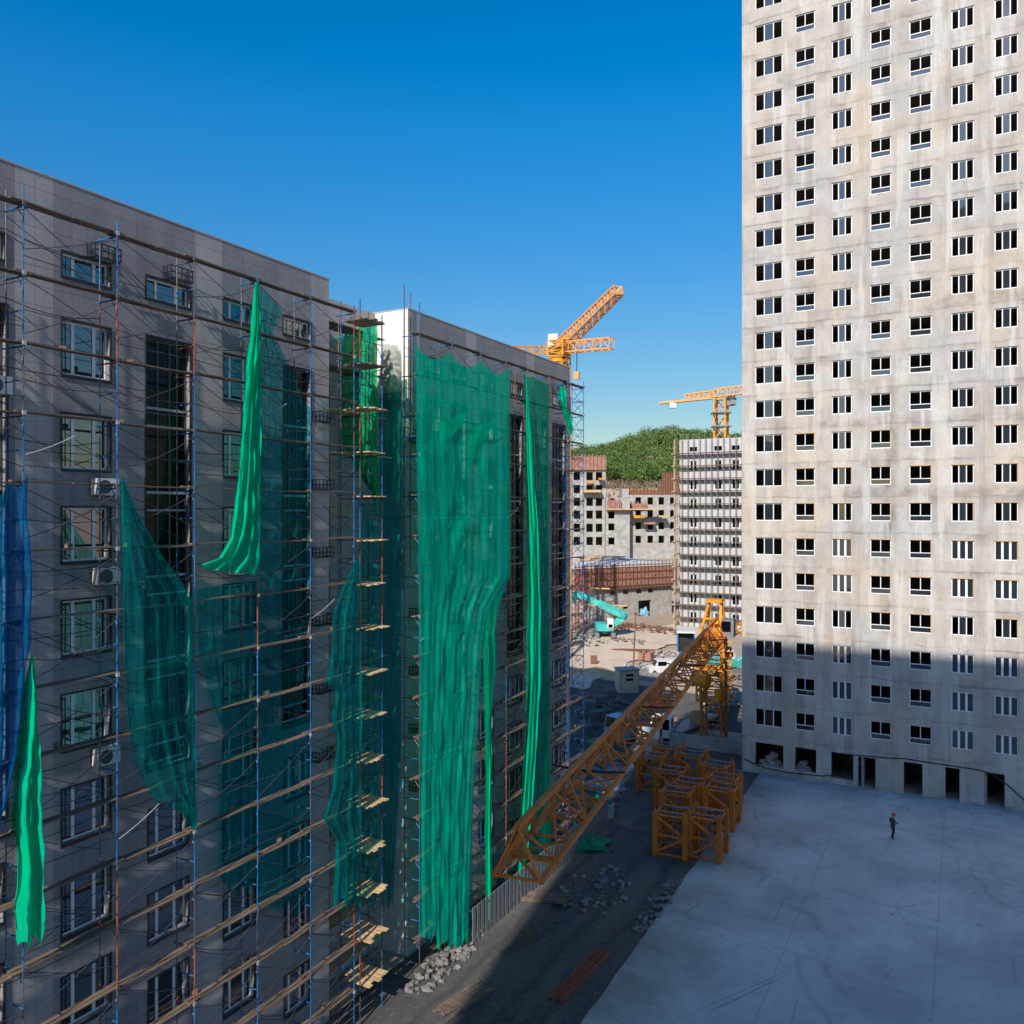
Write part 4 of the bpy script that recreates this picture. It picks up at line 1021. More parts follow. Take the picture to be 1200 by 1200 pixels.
SECT = [(-17.1, 54.5, .06, 'front mast section of the pile, its left foot on the dark street'), (-14.95, 55.1, .02, 'front mast section nearest the pale yard, right of another'),
        (-15.5, 61.0, .0, 'mast section at the yard edge, closest to the small dark bin'), (-15.95, 63.4, -.03, 'mast section at the yard edge, second back toward the tower'),
        (-20.0, 63.2, .05, 'mast section on the left side of the pile, midway back'), (-18.1, 58.6, .1, 'mast section in the middle of the pile behind the front pair'),
        (-22.3, 69.6, .08, 'mast section at the far left of the pile, beside the flatbed'), (-19.9, 68.2, .0, 'mast section at the back of the pile, in front of the crane base'),
        (-17.3, 66.3, -.05, 'mast section at the back of the pile, beside the tower corner'),
        (-17.9, 61.1, .04, 'mast section at the very centre of the pile, hemmed in on all sides'), (-22.6, 66.2, .12, 'mast section on the left of the pile, second from the back')]
for i, (x, y, a, lb) in enumerate(SECT):
    o = sec0 if i == 0 else copy_tree(sec0)
    o.location = (x, y, 0.01); o.rotation_euler[2] = a; o['label'] = lb

# ------------------------------------------------------------------ cranes far off
def far_crane(label, px, base_dep, z_top, zb, col, parts):
    p = at_depth(px, 600, base_dep); root = thing('tower_crane', (p.x, p.y, zb), label, 'crane')
    for nm, fn, m in parts:
        mb = MB(); fn(mb, p); rel(mb.build(nm, m, root), root)
    return root
D1 = 112.0
def P1(px, py, dep=D1): return at_depth(px, py, dep)
zb = terrain(P1(655, 600).x, P1(655, 600).y)
far_crane('yellow tower crane with a level white laced jib and hook above the far block', 655, D1, 0, zb, None, [
    ('mast', lambda mb, p: lattice(mb, (p.x, p.y, zb), (p.x, p.y, P1(655, 426).z), 1.8, 1.8, 20, .2, .1, up=(0, 1, 0)), M['yellow']),
    ('slewing_ring', lambda mb, p: (mb.cyl((p.x, p.y, P1(655, 425).z), (p.x, p.y, P1(655, 421).z), 1.2, 16), mb.cbox((p.x, p.y, P1(655, 419).z), (2.2, 2.2, .25)), mb.cbox((p.x + .5, p.y, P1(657, 412).z), (1.1, 1.0, 1.0)), mb.cbox((p.x - .8, p.y - .5, P1(655, 405).z), (.8, .7, .7)), mb.bar(P1(650, 424), P1(661, 404), .22), mb.bar(P1(661, 424), P1(650, 404), .22), lattice(mb, (p.x, p.y, P1(655, 418).z), (p.x, p.y, P1(655, 400).z), 2.2, 2.2, 3, .25, .15, up=(0, 1, 0))), M['yellow']),
    ('jib', lambda mb, p: lattice(mb, P1(660, 407.5), P1(717, 402.5, D1 - 5), 1.2, 1.35, 6, .16, .09), M['pink_orange']),
    ('counter_jib', lambda mb, p: lattice(mb, P1(652, 411), P1(600, 409.5, D1 + 14), 1.2, 1.0, 8, .15, .09), M['yellow']),
    ('cab', lambda mb, p: mb.cbox(P1(648, 400), (1.3, 1.3, 1.8), .4), M['white_paint']),
    ('hoist_rope', lambda mb, p: mb.tube([P1(676, 406, D1 - 1.4), P1(676, 437, D1 - 1.4)], .06, 5), M['cable']),
    ('hook_block', lambda mb, p: mb.cbox(P1(676, 440, D1 - 1.4), (.7, .4, 1.0)), M['pink_orange'])])
D2 = 122.0
zb2 = terrain(*P1(659, 600, D2).xy)
far_crane('orange crane with a lattice jib raised steeply into the sky', 659, D2, 0, zb2, None, [
    ('mast', lambda mb, p: lattice(mb, (p.x, p.y, zb2), (p.x, p.y, P1(659, 415, D2).z), 1.7, 1.7, 22, .2, .1, up=(0, 1, 0)), M['yellow']),
    ('jib', lambda mb, p: lattice(mb, P1(655, 409, D2), P1(725, 340, D2 - 14), 1.7, 1.5, 20, .2, .1, taper=.75), M['pink_orange']),
    ('jib_head', lambda mb, p: (mb.bar(P1(722, 343, D2 - 14), P1(728, 336, D2 - 14), .3), mb.bar(P1(728, 336, D2 - 14), P1(729, 343, D2 - 14), .2), mb.bar(P1(729, 343, D2 - 14), P1(722, 346, D2 - 14), .2)), M['pink_orange']),
    ('machinery', lambda mb, p: (mb.cbox(P1(662, 399, D2), (1.8, 1.4, .9), .4), mb.bar(P1(652, 412, D2), P1(668, 392, D2), .35), mb.bar(P1(664, 412, D2), P1(664, 394, D2), .25)), M['yellow'])])
D3 = 145.0
zb3 = terrain(*P1(845, 600, D3).xy)
far_crane('orange tower crane standing behind the scaffolded white block, counterweight hanging', 845, D3, 0, zb3, None, [
    ('mast', lambda mb, p: lattice(mb, (p.x, p.y, zb3), (p.x, p.y, P1(845, 468, D3).z), 1.9, 1.9, 16, .28, .16, up=(0, 1, 0)), M['yellow']),
    ('platform', lambda mb, p: [mb.cbox((p.x, p.y, P1(845, q, D3).z), (3.2, 3.2, .2), .4) for q in (484, 500)], M['grey_steel']),
    ('jib', lambda mb, p: lattice(mb, P1(838, 461, D3), P1(884, 455, D3 - 3), 1.2, 1.3, 6, .18, .1), M['pink_orange']),
    ('counter_jib', lambda mb, p: (lattice(mb, P1(838, 461.5, D3), P1(804, 466, D3 + 3), 1.2, 1.0, 6, .18, .1), mb.bar(P1(840, 466, D3), P1(773, 472.5, D3 + 4), 1.2, .35)), M['pink_orange']),
    ('counterweight', lambda mb, p: mb.cbox(P1(788, 475, D3 + 3), (1.2, 1.2, 1.0), .5), M['white_paint']),
    ('cab', lambda mb, p: (mb.cbox(P1(856, 470, D3), (1.4, 1.4, 1.6), .4), mb.cbox(P1(859, 470, D3 - .6), (1.0, 1.0, 1.2), .4, mi=0)), M['grey_steel'])])

# ------------------------------------------------------------------ scaffolded pale block beyond the street
p = on_y(797, 600, 130.0); BX0, BX1, BY = p.x, p.x + 13.0, 130.0
zg = terrain(BX0 + 3, BY)
pale = mat('pale_insulation', (0.52, 0.5, 0.5), 0.85, var=0.12, scale=0.8)
blk = thing('scaffolded_block', (BX0, BY, zg), 'pale insulated block wrapped in thin scaffolding beside the tower', 'apartment block')
hs = []; zt = on_y(810, 515, BY).z
bw = []
for cx_ in (812.5, 841.5, 862):
    cxw = on_y(cx_, 600, BY).x
    for k in range(9):
        z = zt - 5.0 - 3 * k; hs.append((cxw - .6, cxw + .6, z, z + 1.6)); bw.append((cxw - .6, z))
    hs.append((cxw - .6, cxw + .6, zt - 1.9, zt - 1.2))
mb = MB(); mb.wall('y', BY, BX0, BX1, zg - 1, zt, hs, .3)
mb.quadface([(BX0, BY, zg - 1), (BX0, BY, zt), (BX0, BY + 14, zt), (BX0, BY + 14, zg - 1)]); mb.quadface([(BX1, BY, zg - 1), (BX1, BY + 14, zg - 1), (BX1, BY + 14, zt), (BX1, BY, zt)])
mb.quadface([(BX0, BY, zt - .2), (BX1, BY, zt - .2), (BX1, BY + 14, zt - .2), (BX0, BY + 14, zt - .2)])
mb.quadface([(BX0, BY + 14, zg - 1), (BX0, BY + 14, zt), (BX1, BY + 14, zt), (BX1, BY + 14, zg - 1)])
rel(mb.build('wall', pale, blk), blk)
wf = MB()
for (a, c, dd) in ((0, .1, 1.6), (.55, .65, 1.6), (1.1, 1.2, 1.6)): wf.box(a, c, 0, .07, 0, dd)
wf.box(.1, .55, 0, .07, 0, .09); wf.box(.65, 1.1, 0, .07, 0, .09); wf.box(.1, .55, 0, .07, 1.5, 1.6); wf.box(.65, 1.1, 0, .07, 1.5, 1.6)
wfm = wf.mesh('window', M['white_pvc']); pg = MB(); pg.box(.05, 1.15, .08, .1, .05, 1.55); pgm = pg.mesh('pane', M['glass_dark'])
for x, z in bw:
    o = bpy.data.objects.new('window', wfm); COL.objects.link(o); o.parent = blk; o.location = (x - BX0, .12, z - zg)
    q = bpy.data.objects.new('pane', pgm); COL.objects.link(q); q.parent = o
sc2 = thing('scaffolding', (BX0, BY - 1.2, zg), 'thin grey pole scaffolding with dark decks on the pale block', 'scaffolding')
mb = MB(); xs = np.arange(BX0 - .4, BX1, 0.95)
for x in xs:
    mb.tube([(x, BY - 1.25, zg - .3), (x, BY - 1.25, zt + .7)], .045, 5, mi=0); mb.tube([(x, BY - .35, zg - .3), (x, BY - .35, zt + .2)], .04, 5, mi=0)
rel(mb.build('standard', [M['grey_steel']], sc2), sc2)
for k in range(15):
    z = zt - 2.3 - 2 * k
    if z < zg + .5: break
    mb = MB(); mb.box(BX0 - .5, BX1, BY - 1.2, BY - .3, z, z + .12); rel(mb.build('plank', M['plank'], sc2), sc2)
    mb = MB(); mb.box(BX0 - 1.0, BX0 - .5, BY - 1.3, BY - .2, z - .02, z + .1); mb.box(BX0 - .65, BX0 - .55, BY - 1.2, BY + 8, z, z + .12); rel(mb.build('plank_end', M['timber'], sc2), sc2)
mb = MB(); 
for y in (BY - .9, BY + 2, BY + 5): mb.box(BX0 - .75, BX0 - .62, y, y + .25, zg, zt)
rel(mb.build('timber_post', M['timber'], sc2), sc2)

# ------------------------------------------------------------------ low formwork building
LA = on_ground(700, 727); LDir = Vector((math.sin(R(17)), math.cos(R(17)), 0))
LB = LA + LDir * 0
# front face runs roughly across the view
ax = (RT * 0.86 + FW * 0.5).normalized(); ay = Vector((-ax.y, ax.x, 0))
def lw(u, v, z): q = LA + ax * u + ay * v; return (q.x, q.y, z)
low = thing('formwork_building', LA, 'low unfinished concrete building topped by a band of red formwork', 'building')
z0 = LA.z - .8; zw = at_depth(700, 689, (LA - CAMP).dot(FW)).z; ztop = at_depth(700, 662, (LA - CAMP).dot(FW)).z
def rot_wall(holes, u0, u1, za, zb_, depth, m, name, parent):
    mb = MB(); mb.wall('y', 0, u0, u1, za, zb_, holes, depth)
    vv = []
    for x, y, z in mb.v: vv.append(lw(x, y, z))
    mb.v = vv; return rel(mb.build(name, m, parent), parent)
hh = []
for u in (2.6, 5.4, 8.2, 10.8): hh.append((u, u + 1.3, zw - 1.35, zw - .65))
hh += [(5.4, 6.8, z0 + 2.3, z0 + 3.0), (2.6, 3.9, z0 + 2.3, z0 + 3.0), (8.7, 11.6, z0 + .8, z0 + 3.6)]
rot_wall(hh, 0, 16, z0, zw, .5, M['concrete'], 'wall', low)
mb = MB()
for (a, b, c, d) in ((-.2, 0, .05, 14), (16, 16.2, .05, 14)):
    mb.hexa([lw(a, c, z0), lw(b, c, z0), lw(b, d, z0), lw(a, d, z0), lw(a, c, zw), lw(b, c, zw), lw(b, d, zw), lw(a, d, zw)])
mb.hexa([lw(0, 5, z0), lw(16, 5, z0), lw(16, 5.2, z0), lw(0, 5.2, z0), lw(0, 5, zw), lw(16, 5, zw), lw(16, 5.2, zw), lw(0, 5.2, zw)])
rel(mb.build('side_wall', M['concrete'], low), low)
mb = MB(); mb.hexa([lw(-5, -.6, ztop - .5), lw(17, -.6, ztop - .5), lw(17, 18, ztop - .5), lw(-5, 18, ztop - .5), lw(-5, -.6, ztop + .05), lw(17, -.6, ztop + .05), lw(17, 18, ztop + .05), lw(-5, 18, ztop + .05)])
rel(mb.build('roof', mat('white_slab', (0.62, 0.61, 0.6), .9, var=.1), low), low)
mb = MB()
mb.hexa([lw(-5, -.45, zw), lw(17, -.45, zw), lw(17, -.3, zw), lw(-5, -.3, zw), lw(-5, -.45, ztop - .5), lw(17, -.45, ztop - .5), lw(17, -.3, ztop - .5), lw(-5, -.3, ztop - .5)])
for u in np.arange(-5, 17, .8):
    mb.bar(lw(u, -.7, zw - .4), lw(u, -.7, ztop + .6), .1, mi=1)
for f in (.05, .35, .65, .95): mb.bar(lw(-5, -.55, lerp(zw, ztop, f)), lw(17, -.55, lerp(zw, ztop, f)), .14, mi=1)
mb.hexa([lw(-5, -.75, zw - .25), lw(17, -.75, zw - .25), lw(17, -.02, zw - .25), lw(-5, -.02, zw - .25), lw(-5, -.75, zw - .05), lw(17, -.75, zw - .05), lw(17, -.02, zw - .05), lw(-5, -.02, zw - .05)], 1)
rel(mb.build('formwork', [M['formwork'], M['rebar']], low), low)
cloth_later = lw(10.2, .5, z0 + .85)
for (u, w_, m_, lb) in ((4.5, 4, M['timber'], 'stack of yellow timber lying on the flat white roof'), (9, 5, M['rubble'], 'grey stack of materials lying on the flat white roof')):
    mb = MB(); rr = random.Random(int(u * 10))
    for i in range(24): mb.cbox((rr.uniform(-w_/2, w_/2), rr.uniform(-1.2, 1.2), .12 + rr.uniform(0, .7)), (rr.uniform(1, 2.4), .25, .22), rr.uniform(-.3, .3))
    o = mb.build('timber_stack', m_); q = lw(u, 9, ztop + .05); o.location = q; o.rotation_euler[2] = math.atan2(ax.y, ax.x); tag(o, lb, 'material stack')

# ------------------------------------------------------------------ unfinished building at the foot of the hill
DB = 192.0
def far_box(root, x0, x1, ytop, ybot, dep, thick, rows, colx, ww, wh, name='wall'):
    a, b = at_depth(x0, 600, dep), at_depth(x1, 600, dep)
    zt_, zb_ = at_depth(x0, ytop, dep).z, at_depth(x0, ybot, dep).z
    L = (b - a).length; hs = []
    for r in rows:
        z = at_depth(x0, r, dep).z
        for c in colx:
            u = (c - x0) / F * dep; hs.append((u - ww/2, u + ww/2, z - wh/2, z + wh/2))
    mb = MB(); mb.wall('y', 0, 0, L, zb_, zt_, hs, .6)
    mb.quadface([(0, 0, zb_), (0, 0, zt_), (0, thick, zt_), (0, thick, zb_)]); mb.quadface([(L, 0, zb_), (L, thick, zb_), (L, thick, zt_), (L, 0, zt_)])
    mb.quadface([(0, 0, zt_), (L, 0, zt_), (L, thick, zt_), (0, thick, zt_)])
    mb.v = [tuple(a + RT * x + FW * y + Vector((0, 0, z - a.z))) for x, y, z in mb.v]
    m2 = MB(); m2.quadface([(.1, 7, zb_), (L - .1, 7, zb_), (L - .1, 7, zt_ - .1), (.1, 7, zt_ - .1)])
    for r in rows: zf = at_depth(x0, r, dep).z - 1.9; m2.box(.1, L - .1, .62, 6.9, zf - .2, zf)
    m2.v = [tuple(a + RT * x + FW * y + Vector((0, 0, z - a.z))) for x, y, z in m2.v]; rel(m2.build('interior_wall', M['inside'], root), root)
    return rel(mb.build(name, M['concrete'], root), root), a
a0 = at_depth(735, 600, DB)
bld = thing('unfinished_building', (a0.x, a0.y, terrain(a0.x, a0.y)), 'unfinished concrete frame building below the wooded hill, its taller wing edged with red formwork', 'building')
far_box(bld, 664, 710, 551, 690, DB, 9, (558, 573, 588, 603, 618.5, 634), (676, 691, 702), 1.5, 1.9)
far_box(bld, 710, 738, 583, 690, DB - 2.5, 8, (587.5, 603.5, 617.5, 634), (716.5,), 1.4, 1.6)
far_box(bld, 729, 810, 580, 690, DB + 1, 9, (587, 602, 616, 632), (735, 748, 762, 775, 788.5), 1.3, 1.7)
def band(name, x0, x1, y0_, y1_, dep, m, n=0, t=.3):
    mb = MB(); a, b, c, d = at_depth(x0, y1_, dep), at_depth(x1, y1_, dep), at_depth(x1, y0_, dep), at_depth(x0, y0_, dep)
    o_ = FW * t; mb.hexa([a, b, b + o_, a + o_, d, c, c + o_, d + o_])
    for i in range(n):
        f = (i + .5) / n; mb.bar(a.lerp(b, f) - FW * .15, d.lerp(c, f) - FW * .15 + Vector((0, 0, .5)), .2)
    return rel(mb.build(name, m, bld), bld)
band('formwork', 666, 710.5, 535, 550.5, DB - .6, M['formwork'], 10)
band('formwork', 712, 728, 586, 596, DB - 3.2, M['formwork'], 3)
band('formwork', 729, 758, 590, 596, DB + .2, M['formwork'], 7)
band('ledge', 683, 705, 574, 577, DB - 2.2, M['timber'], 0, 1.8); band('ledge', 711, 775, 596, 597.5, DB - 4, M['timber'], 0, 2.5)
band('ledge', 688, 696, 564, 566, DB - 2.6, M['yellow'], 0, 2); band('ledge', 702, 709, 560, 562, DB - 2.6, M['yellow'], 0, 2); band('ledge', 743, 756, 604, 607, DB - 2.5, M['yellow'], 0, 2.5)
band('ledge', 772, 783, 604, 606, DB - 2.5, M['timber'], 0, 2.5); band('ledge', 755, 768, 612, 614.5, DB - 1.5, M['formwork'], 0, 2)
band('formwork_top', 776, 800, 556, 582, DB + 3, M['rebar'], 12); band('formwork_top', 735, 777, 574, 581, DB + 4, M['rebar'], 10)
band('roof_block', 729, 737, 573, 580, DB + 3, M['concrete'], 0, 3)

# ------------------------------------------------------------------ wooded hill
def leaf_cluster(rnd, c, r, n, out, flat=.8):
    for i in range(n):
        d = Vector((rnd.gauss(0, 1), rnd.gauss(0, 1), rnd.gauss(0, 1)))
        if d.length < 1e-3: continue
        d.normalize(); rr = r * (rnd.random() ** .4); p = Vector(c) + Vector((d.x * rr, d.y * rr, d.z * rr * flat))
        nrm = (d + Vector((rnd.uniform(-.7, .7), rnd.uniform(-.7, .7), rnd.uniform(-.2, 1.0)))).normalized()
        a = nrm.orthogonal().normalized(); b = nrm.cross(a); s = rnd.uniform(.28, .6) * r * .24
        t = rnd.random() * 6.28; a, b = a * math.cos(t) + b * math.sin(t), b * math.cos(t) - a * math.sin(t)
        k = len(out.v); out.v += [tuple(p - a*s - b*s*.5), tuple(p + a*s*.3 - b*s), tuple(p + a*s + b*s*.4), tuple(p - a*s*.2 + b*s)]
        out.f.append((k, k+1, k+2, k+3)); out.m.append(0)
rnd = random.Random(42)
wood = MB()
def hill_pt(f, l): q = FW * f + RT * l; return q.x, q.y
for i in range(1500):
    f = rnd.uniform(238, 372)
    vis = rnd.random() < .62
    l = rnd.uniform(.05, .3) * f if vis else rnd.uniform(-.5, .95) * f
    x, y = hill_pt(f, l); z = terrain(x, y); r = rnd.uniform(1.9, 3.6)
    hgt = rnd.uniform(2.5, 6.5)
    for q in range(3):
        leaf_cluster(rnd, (x + rnd.uniform(-r, r) * .7, y + rnd.uniform(-r, r) * .7, z + hgt + rnd.uniform(-.4, .5) * r), r * rnd.uniform(.5, .85), 64 if vis else 24, wood)
o = wood.build('woodland', M['leaf']); tag(o, 'dense green broadleaf wood covering the hill behind the site', 'woodland', kind='stuff')
def tree(px, py, f, h, lb):
    q = at_depth(px, 600, f); z = terrain(q.x, q.y); zt_ = at_depth(px, py, f).z; h = max(6, zt_ - z)
    r = thing('tree', (q.x, q.y, z), lb, 'tree', 'taller trees along the hilltop')
    mb = MB(); mb.tube([(0, 0, -.3), (.1, .05, h * .4), (.25, 0, h * .8)], [.3, .22, .1], 7)
    for k in range(4): a = k * 1.6; mb.tube([(.1, .05, h * (.4 + .08 * k)), (math.cos(a) * 1.2, math.sin(a) * 1.2, h * (.6 + .08 * k))], [.12, .05], 5)
    mb.build('trunk', M['bark'], r)
    cr = MB()
    for k in range(9):
        a = rnd.random() * 6.28; t = rnd.uniform(.45, 1); rad = (1.25 - t) * h * .35
        leaf_cluster(rnd, (math.cos(a) * rad, math.sin(a) * rad, h * t * .95), h * rnd.uniform(.1, .16), 60, cr)
    cr.build('crown', M['leaf'], r)
for px, py, f, lb in ((728, 521, 335, 'tree rising on the hilltop just right of the ladder scaffold'), (752, 516, 330, 'rounded hilltop tree left of the tallest ones'), (777, 513, 332, 'slim hilltop tree with sky showing on both sides'),
                      (792, 507, 328, 'tallest hilltop tree, left of the crane mast'), (812, 511, 325, 'hilltop tree over the roof of the pale scaffolded block'), (866, 505, 330, 'hilltop tree between the crane mast and the tower'), (702, 527, 330, 'low hilltop tree beside the ladder scaffold')):
    tree(px, py, f, 8, lb)
sc_ = MB(); rnd = random.Random(8)
for i in range(1600):
    f = rnd.uniform(206, 244); l = rnd.uniform(0, .3) * f; x, y = hill_pt(f, l); z = terrain(x, y); h = rnd.uniform(.8, 2.6)
    for k in range(3):
        a = rnd.random() * 6.28; sc_.bar((x, y, z - .1), (x + math.cos(a) * h * .35, y + math.sin(a) * h * .35, z + h), .09)
tag(sc_.build('undergrowth', M['scrub']), 'bare brown undergrowth at the foot of the wooded hill', 'undergrowth', kind='stuff')

# ------------------------------------------------------------------ vehicles and site clutter
def wheel(parent, x, y, r=.48, w=.3):
    mb = MB(); mb.cyl((x - w/2, y, r), (x + w/2, y, r), r, 18); o = mb.build('wheel', M['black'], parent)
    mb = MB(); mb.cyl((x - w/2 - .012, y, r), (x + w/2 + .012, y, r), r * .5, 14); mb.build('rim', M['grey_steel'], o)
def truck(loc, rz, label, cab_m, bed_m, bed_len=4.2, w=2.2, bed_h=.45, sides=True, cab_h=1.75, back_panel=None):
    """truck facing +y"""
    r = thing('truck', loc, label, 'truck', None, rz)
    mb = MB(); mb.box(-w/2 + .3, w/2 - .3, -bed_len, 2.0, .55, .8); mb.build('chassis', M['black'], r)
    mb = MB(); prof = [(.1, .6), (2.0, .6), (2.05, 1.35), (1.75, .75 + cab_h), (.1, .78 + cab_h)]; mb.prism(prof, -w/2, w/2); cab = mb.build('cab', cab_m, r)
    mb = MB(); mb.hexa([(-w/2 + .12, 2.04, 1.42), (w/2 - .12, 2.04, 1.42), (w/2 - .12, 2.06, 1.42), (-w/2 + .12, 2.06, 1.42), (-w/2 + .16, 1.80, .65 + cab_h), (w/2 - .16, 1.80, .65 + cab_h), (w/2 - .16, 1.83, .65 + cab_h), (-w/2 + .16, 1.83, .65 + cab_h)])
    mb.build('windscreen', M['glass_dark'], cab)
    for s in (-1, 1):
        mb = MB(); x = s * (w/2 + .005); mb.box(min(x, x - s * .03), max(x, x - s * .03), .7, 1.62, 1.45, .55 + cab_h); mb.build('side_window', M['glass_dark'], cab)
        mb = MB(); mb.box(s * .78 - .16, s * .78 + .16, 2.0, 2.07, .8, 1.0); mb.build('headlight', M['white_paint'], cab)
        for y in (1.1, -bed_len + 1.0): wheel(r, s * (w/2 - .18), y)
    mb = MB(); mb.box(-w/2, w/2, -bed_len, -.05, .85, .97)
    if sides:
        for x in (-w/2, w/2 - .05): mb.box(x, x + .05, -bed_len, -.05, .97, .97 + bed_h)
        mb.box(-w/2 + .05, w/2 - .05, -.1, -.05, .97, .97 + bed_h + .3); mb.box(-w/2 + .05, w/2 - .05, -bed_len, -bed_len + .05, .97, .97 + bed_h)
    mb.build('bed', bed_m, r)
    mb = MB(); mb.box(-w/2 + .1, w/2 - .1, -bed_len - .14, -bed_len - .02, .5, .72); mb.build('bumper', M['white_paint'], r)
    for s in (-1, 1):
        mb = MB(); mb.box(s * .8 - .12, s * .8 + .12, -bed_len - .16, -bed_len - .141, .54, .68); mb.build('tail_light', M['red_paint'], r)
    return r
g = on_ground(735, 866); t1 = truck((g.x, g.y, 0.01), R(155), 'truck with a pale blue cab parked under the crane jib', M['cyan_paint'], M['blue_paint'], 5.0, 2.4, .3)
mb = MB(); mb.bar((0, -.9, 1.0), (0, -.9, 2.3), .35); mb.bar((0, -.9, 2.3), (.3, -4.6, 3.1), .28, .32); mb.bar((.25, -4.4, 3.1), (.35, -5.4, 2.7), .2); mb.build('crane_arm', M['red_paint'], t1)
g = on_ground(745, 899); rust_bed = mat('rusty_bed', (0.42, 0.29, 0.2), .85, var=.35, scale=2)
t2 = truck((g.x - .35, g.y + 4.2, 0.01), R(6), 'flatbed truck with a rusty tan bed, seen from behind in the sunlit strip', M['white_paint'], rust_bed, 4.0, 2.1, .3)
g = on_ground(771, 870); 
def load_stack(loc, rz, label):
    mb = MB(); rr = random.Random(4)
    for i in range(14): mb.cbox((rr.uniform(-.6, .6), rr.uniform(-.9, .9), .1 + .09 * (i // 2)), (rr.uniform(.4, 1.1), rr.uniform(.5, 1.3), .09), rr.uniform(-.3, .3))
    o = mb.build('board_stack', M['timber']); o.location = loc; o.rotation_euler[2] = rz; return tag(o, label, 'board stack')
t3 = truck((g.x + .2, g.y + 1.5, .01), R(186), 'white cabbed truck carrying boards behind the tan flatbed', M['white_paint'], M['timber'], 3.6, 2.0, .4)
# trailer with a pallet pile beside the crane mast
g = on_ground(800, 867)
trl = thing('trailer', (g.x, g.y + 3.2, .01), 'long grey flatbed trailer beside the orange crane mast', 'trailer', None, R(-9))
mb = MB(); mb.box(-1.2, 1.2, -4.5, 4.5, .95, 1.12); mb.box(-.5, .5, -4.3, 4.3, .7, .95)
for x in (-1.2, 1.1): mb.box(x, x + .1, -4.5, 4.5, 1.12, 1.2)
mb.build('bed', M['grey_steel'], trl)
for s in (-1, 1):
    for y in (1.5, 2.7, 3.9): wheel(trl, s * .95, y)
for s in (-.8, .8):
    mb = MB(); mb.box(s - .07, s + .07, -3.6, -3.45, 0, .7); mb.build('leg', M['grey_steel'], trl)
pal = thing('pallet_stack', (g.x + .6, g.y + 3.0, 1.14), 'stack of pale wooden pallets on the grey flatbed trailer', 'pallets', None, R(-9))
for i in range(8):
    mb = MB(); z = i * .15
    for y in (-.5, 0, .42): mb.box(-.6, .6, y, y + .1, z, z + .09)
    for x in np.linspace(-.6, .5, 6): mb.box(x, x + .12, -.5, .52, z + .092, z + .115)
    mb.build('pallet', M['timber'], pal)
# pale box kiosk / van body with blue frame
g = on_ground(801, 771)
bx_ = thing('box_truck', g + Vector((0, 1.2, 0)), 'blue framed box truck with a white roof, dark open rear facing the street', 'truck', None, R(18))
mb = MB(); w, h, L = 2.4, 3.2, 5.0
mb.box(-w/2, -w/2 + .15, 0, L, .5, h); mb.box(w/2 - .15, w/2, 0, L, .5, h); mb.box(-w/2 + .15, w/2 - .15, L - .1, L, .5, h); mb.box(-w/2, w/2, 0, L, .4, .5); mb.build('body', M['blue_paint'], bx_)
mb = MB(); mb.box(-w/2 - .05, w/2 + .05, -.05, L + .05, h, h + .25); mb.build('roof', M['white_paint'], bx_)
mb = MB(); mb.box(-w/2 + .16, w/2 - .16, 1.0, 1.1, .5, h - .02); mb.box(-.5, .4, .4, .9, .5, 1.5); mb.build('load', M['black'], bx_)
for s in (-1, 1):
    for y in (1.0, 4.0): wheel(bx_, s * (w/2 - .2), y, .42)
# small white van
g = on_ground(777, 790)
van = thing('van', g, 'small white van parked near the sunlit rubble', 'van', None, R(125))
mb = MB(); mb.prism([(-2.1, .35), (2.0, .35), (2.05, .95), (1.3, 1.15), (.9, 1.9), (-2.0, 1.95), (-2.15, 1.0)], -.85, .85); mb.build('body', M['white_paint'], van)
mb = MB(); mb.hexa([(-.72, 1.27, 1.2), (.72, 1.27, 1.2), (.72, 1.31, 1.2), (-.72, 1.31, 1.2), (-.68, .95, 1.82), (.68, .95, 1.82), (.68, .99, 1.82), (-.68, .99, 1.82)]); mb.build('windscreen', M['glass_dark'], van)
for s in (-1, 1):
    mb = MB(); mb.box(s * .85 - .012, s * .85 + .012, -.2, .9, 1.2, 1.75); mb.build('side_window', M['glass_dark'], van)
    for y in (-1.4, 1.35): wheel(van, s * .78, y, .32, .2)
# site hut
g = on_ground(731, 813)
hut = thing('site_hut', g + Vector((0, 1, 0)), 'beige metal site hut with two slit windows standing by the sand heap', 'hut', None, R(38)); hut.scale = (.86, .86, .86)
mb = MB(); mb.box(-1.35, 1.35, -1.2, 1.2, .1, 3.2); mb.build('wall', mat('beige_sheet', (0.42, 0.4, 0.33), .6, var=.15), hut)
mb = MB(); mb.box(-1.5, 1.5, -1.35, 1.35, 3.2, 3.32); mb.build('roof', M['grey_steel'], hut)
for z in (1.95, 2.55):
    mb = MB(); mb.box(-.5, .55, -1.215, -1.19, z - .15, z + .18); mb.build('window', M['glass_dark'], hut)
mb = MB()
for x in (-1.37, 1.33): mb.box(x, x + .04, -1.24, -1.2, .1, 3.2)
mb.build('trim', M['dark_frame'], hut)

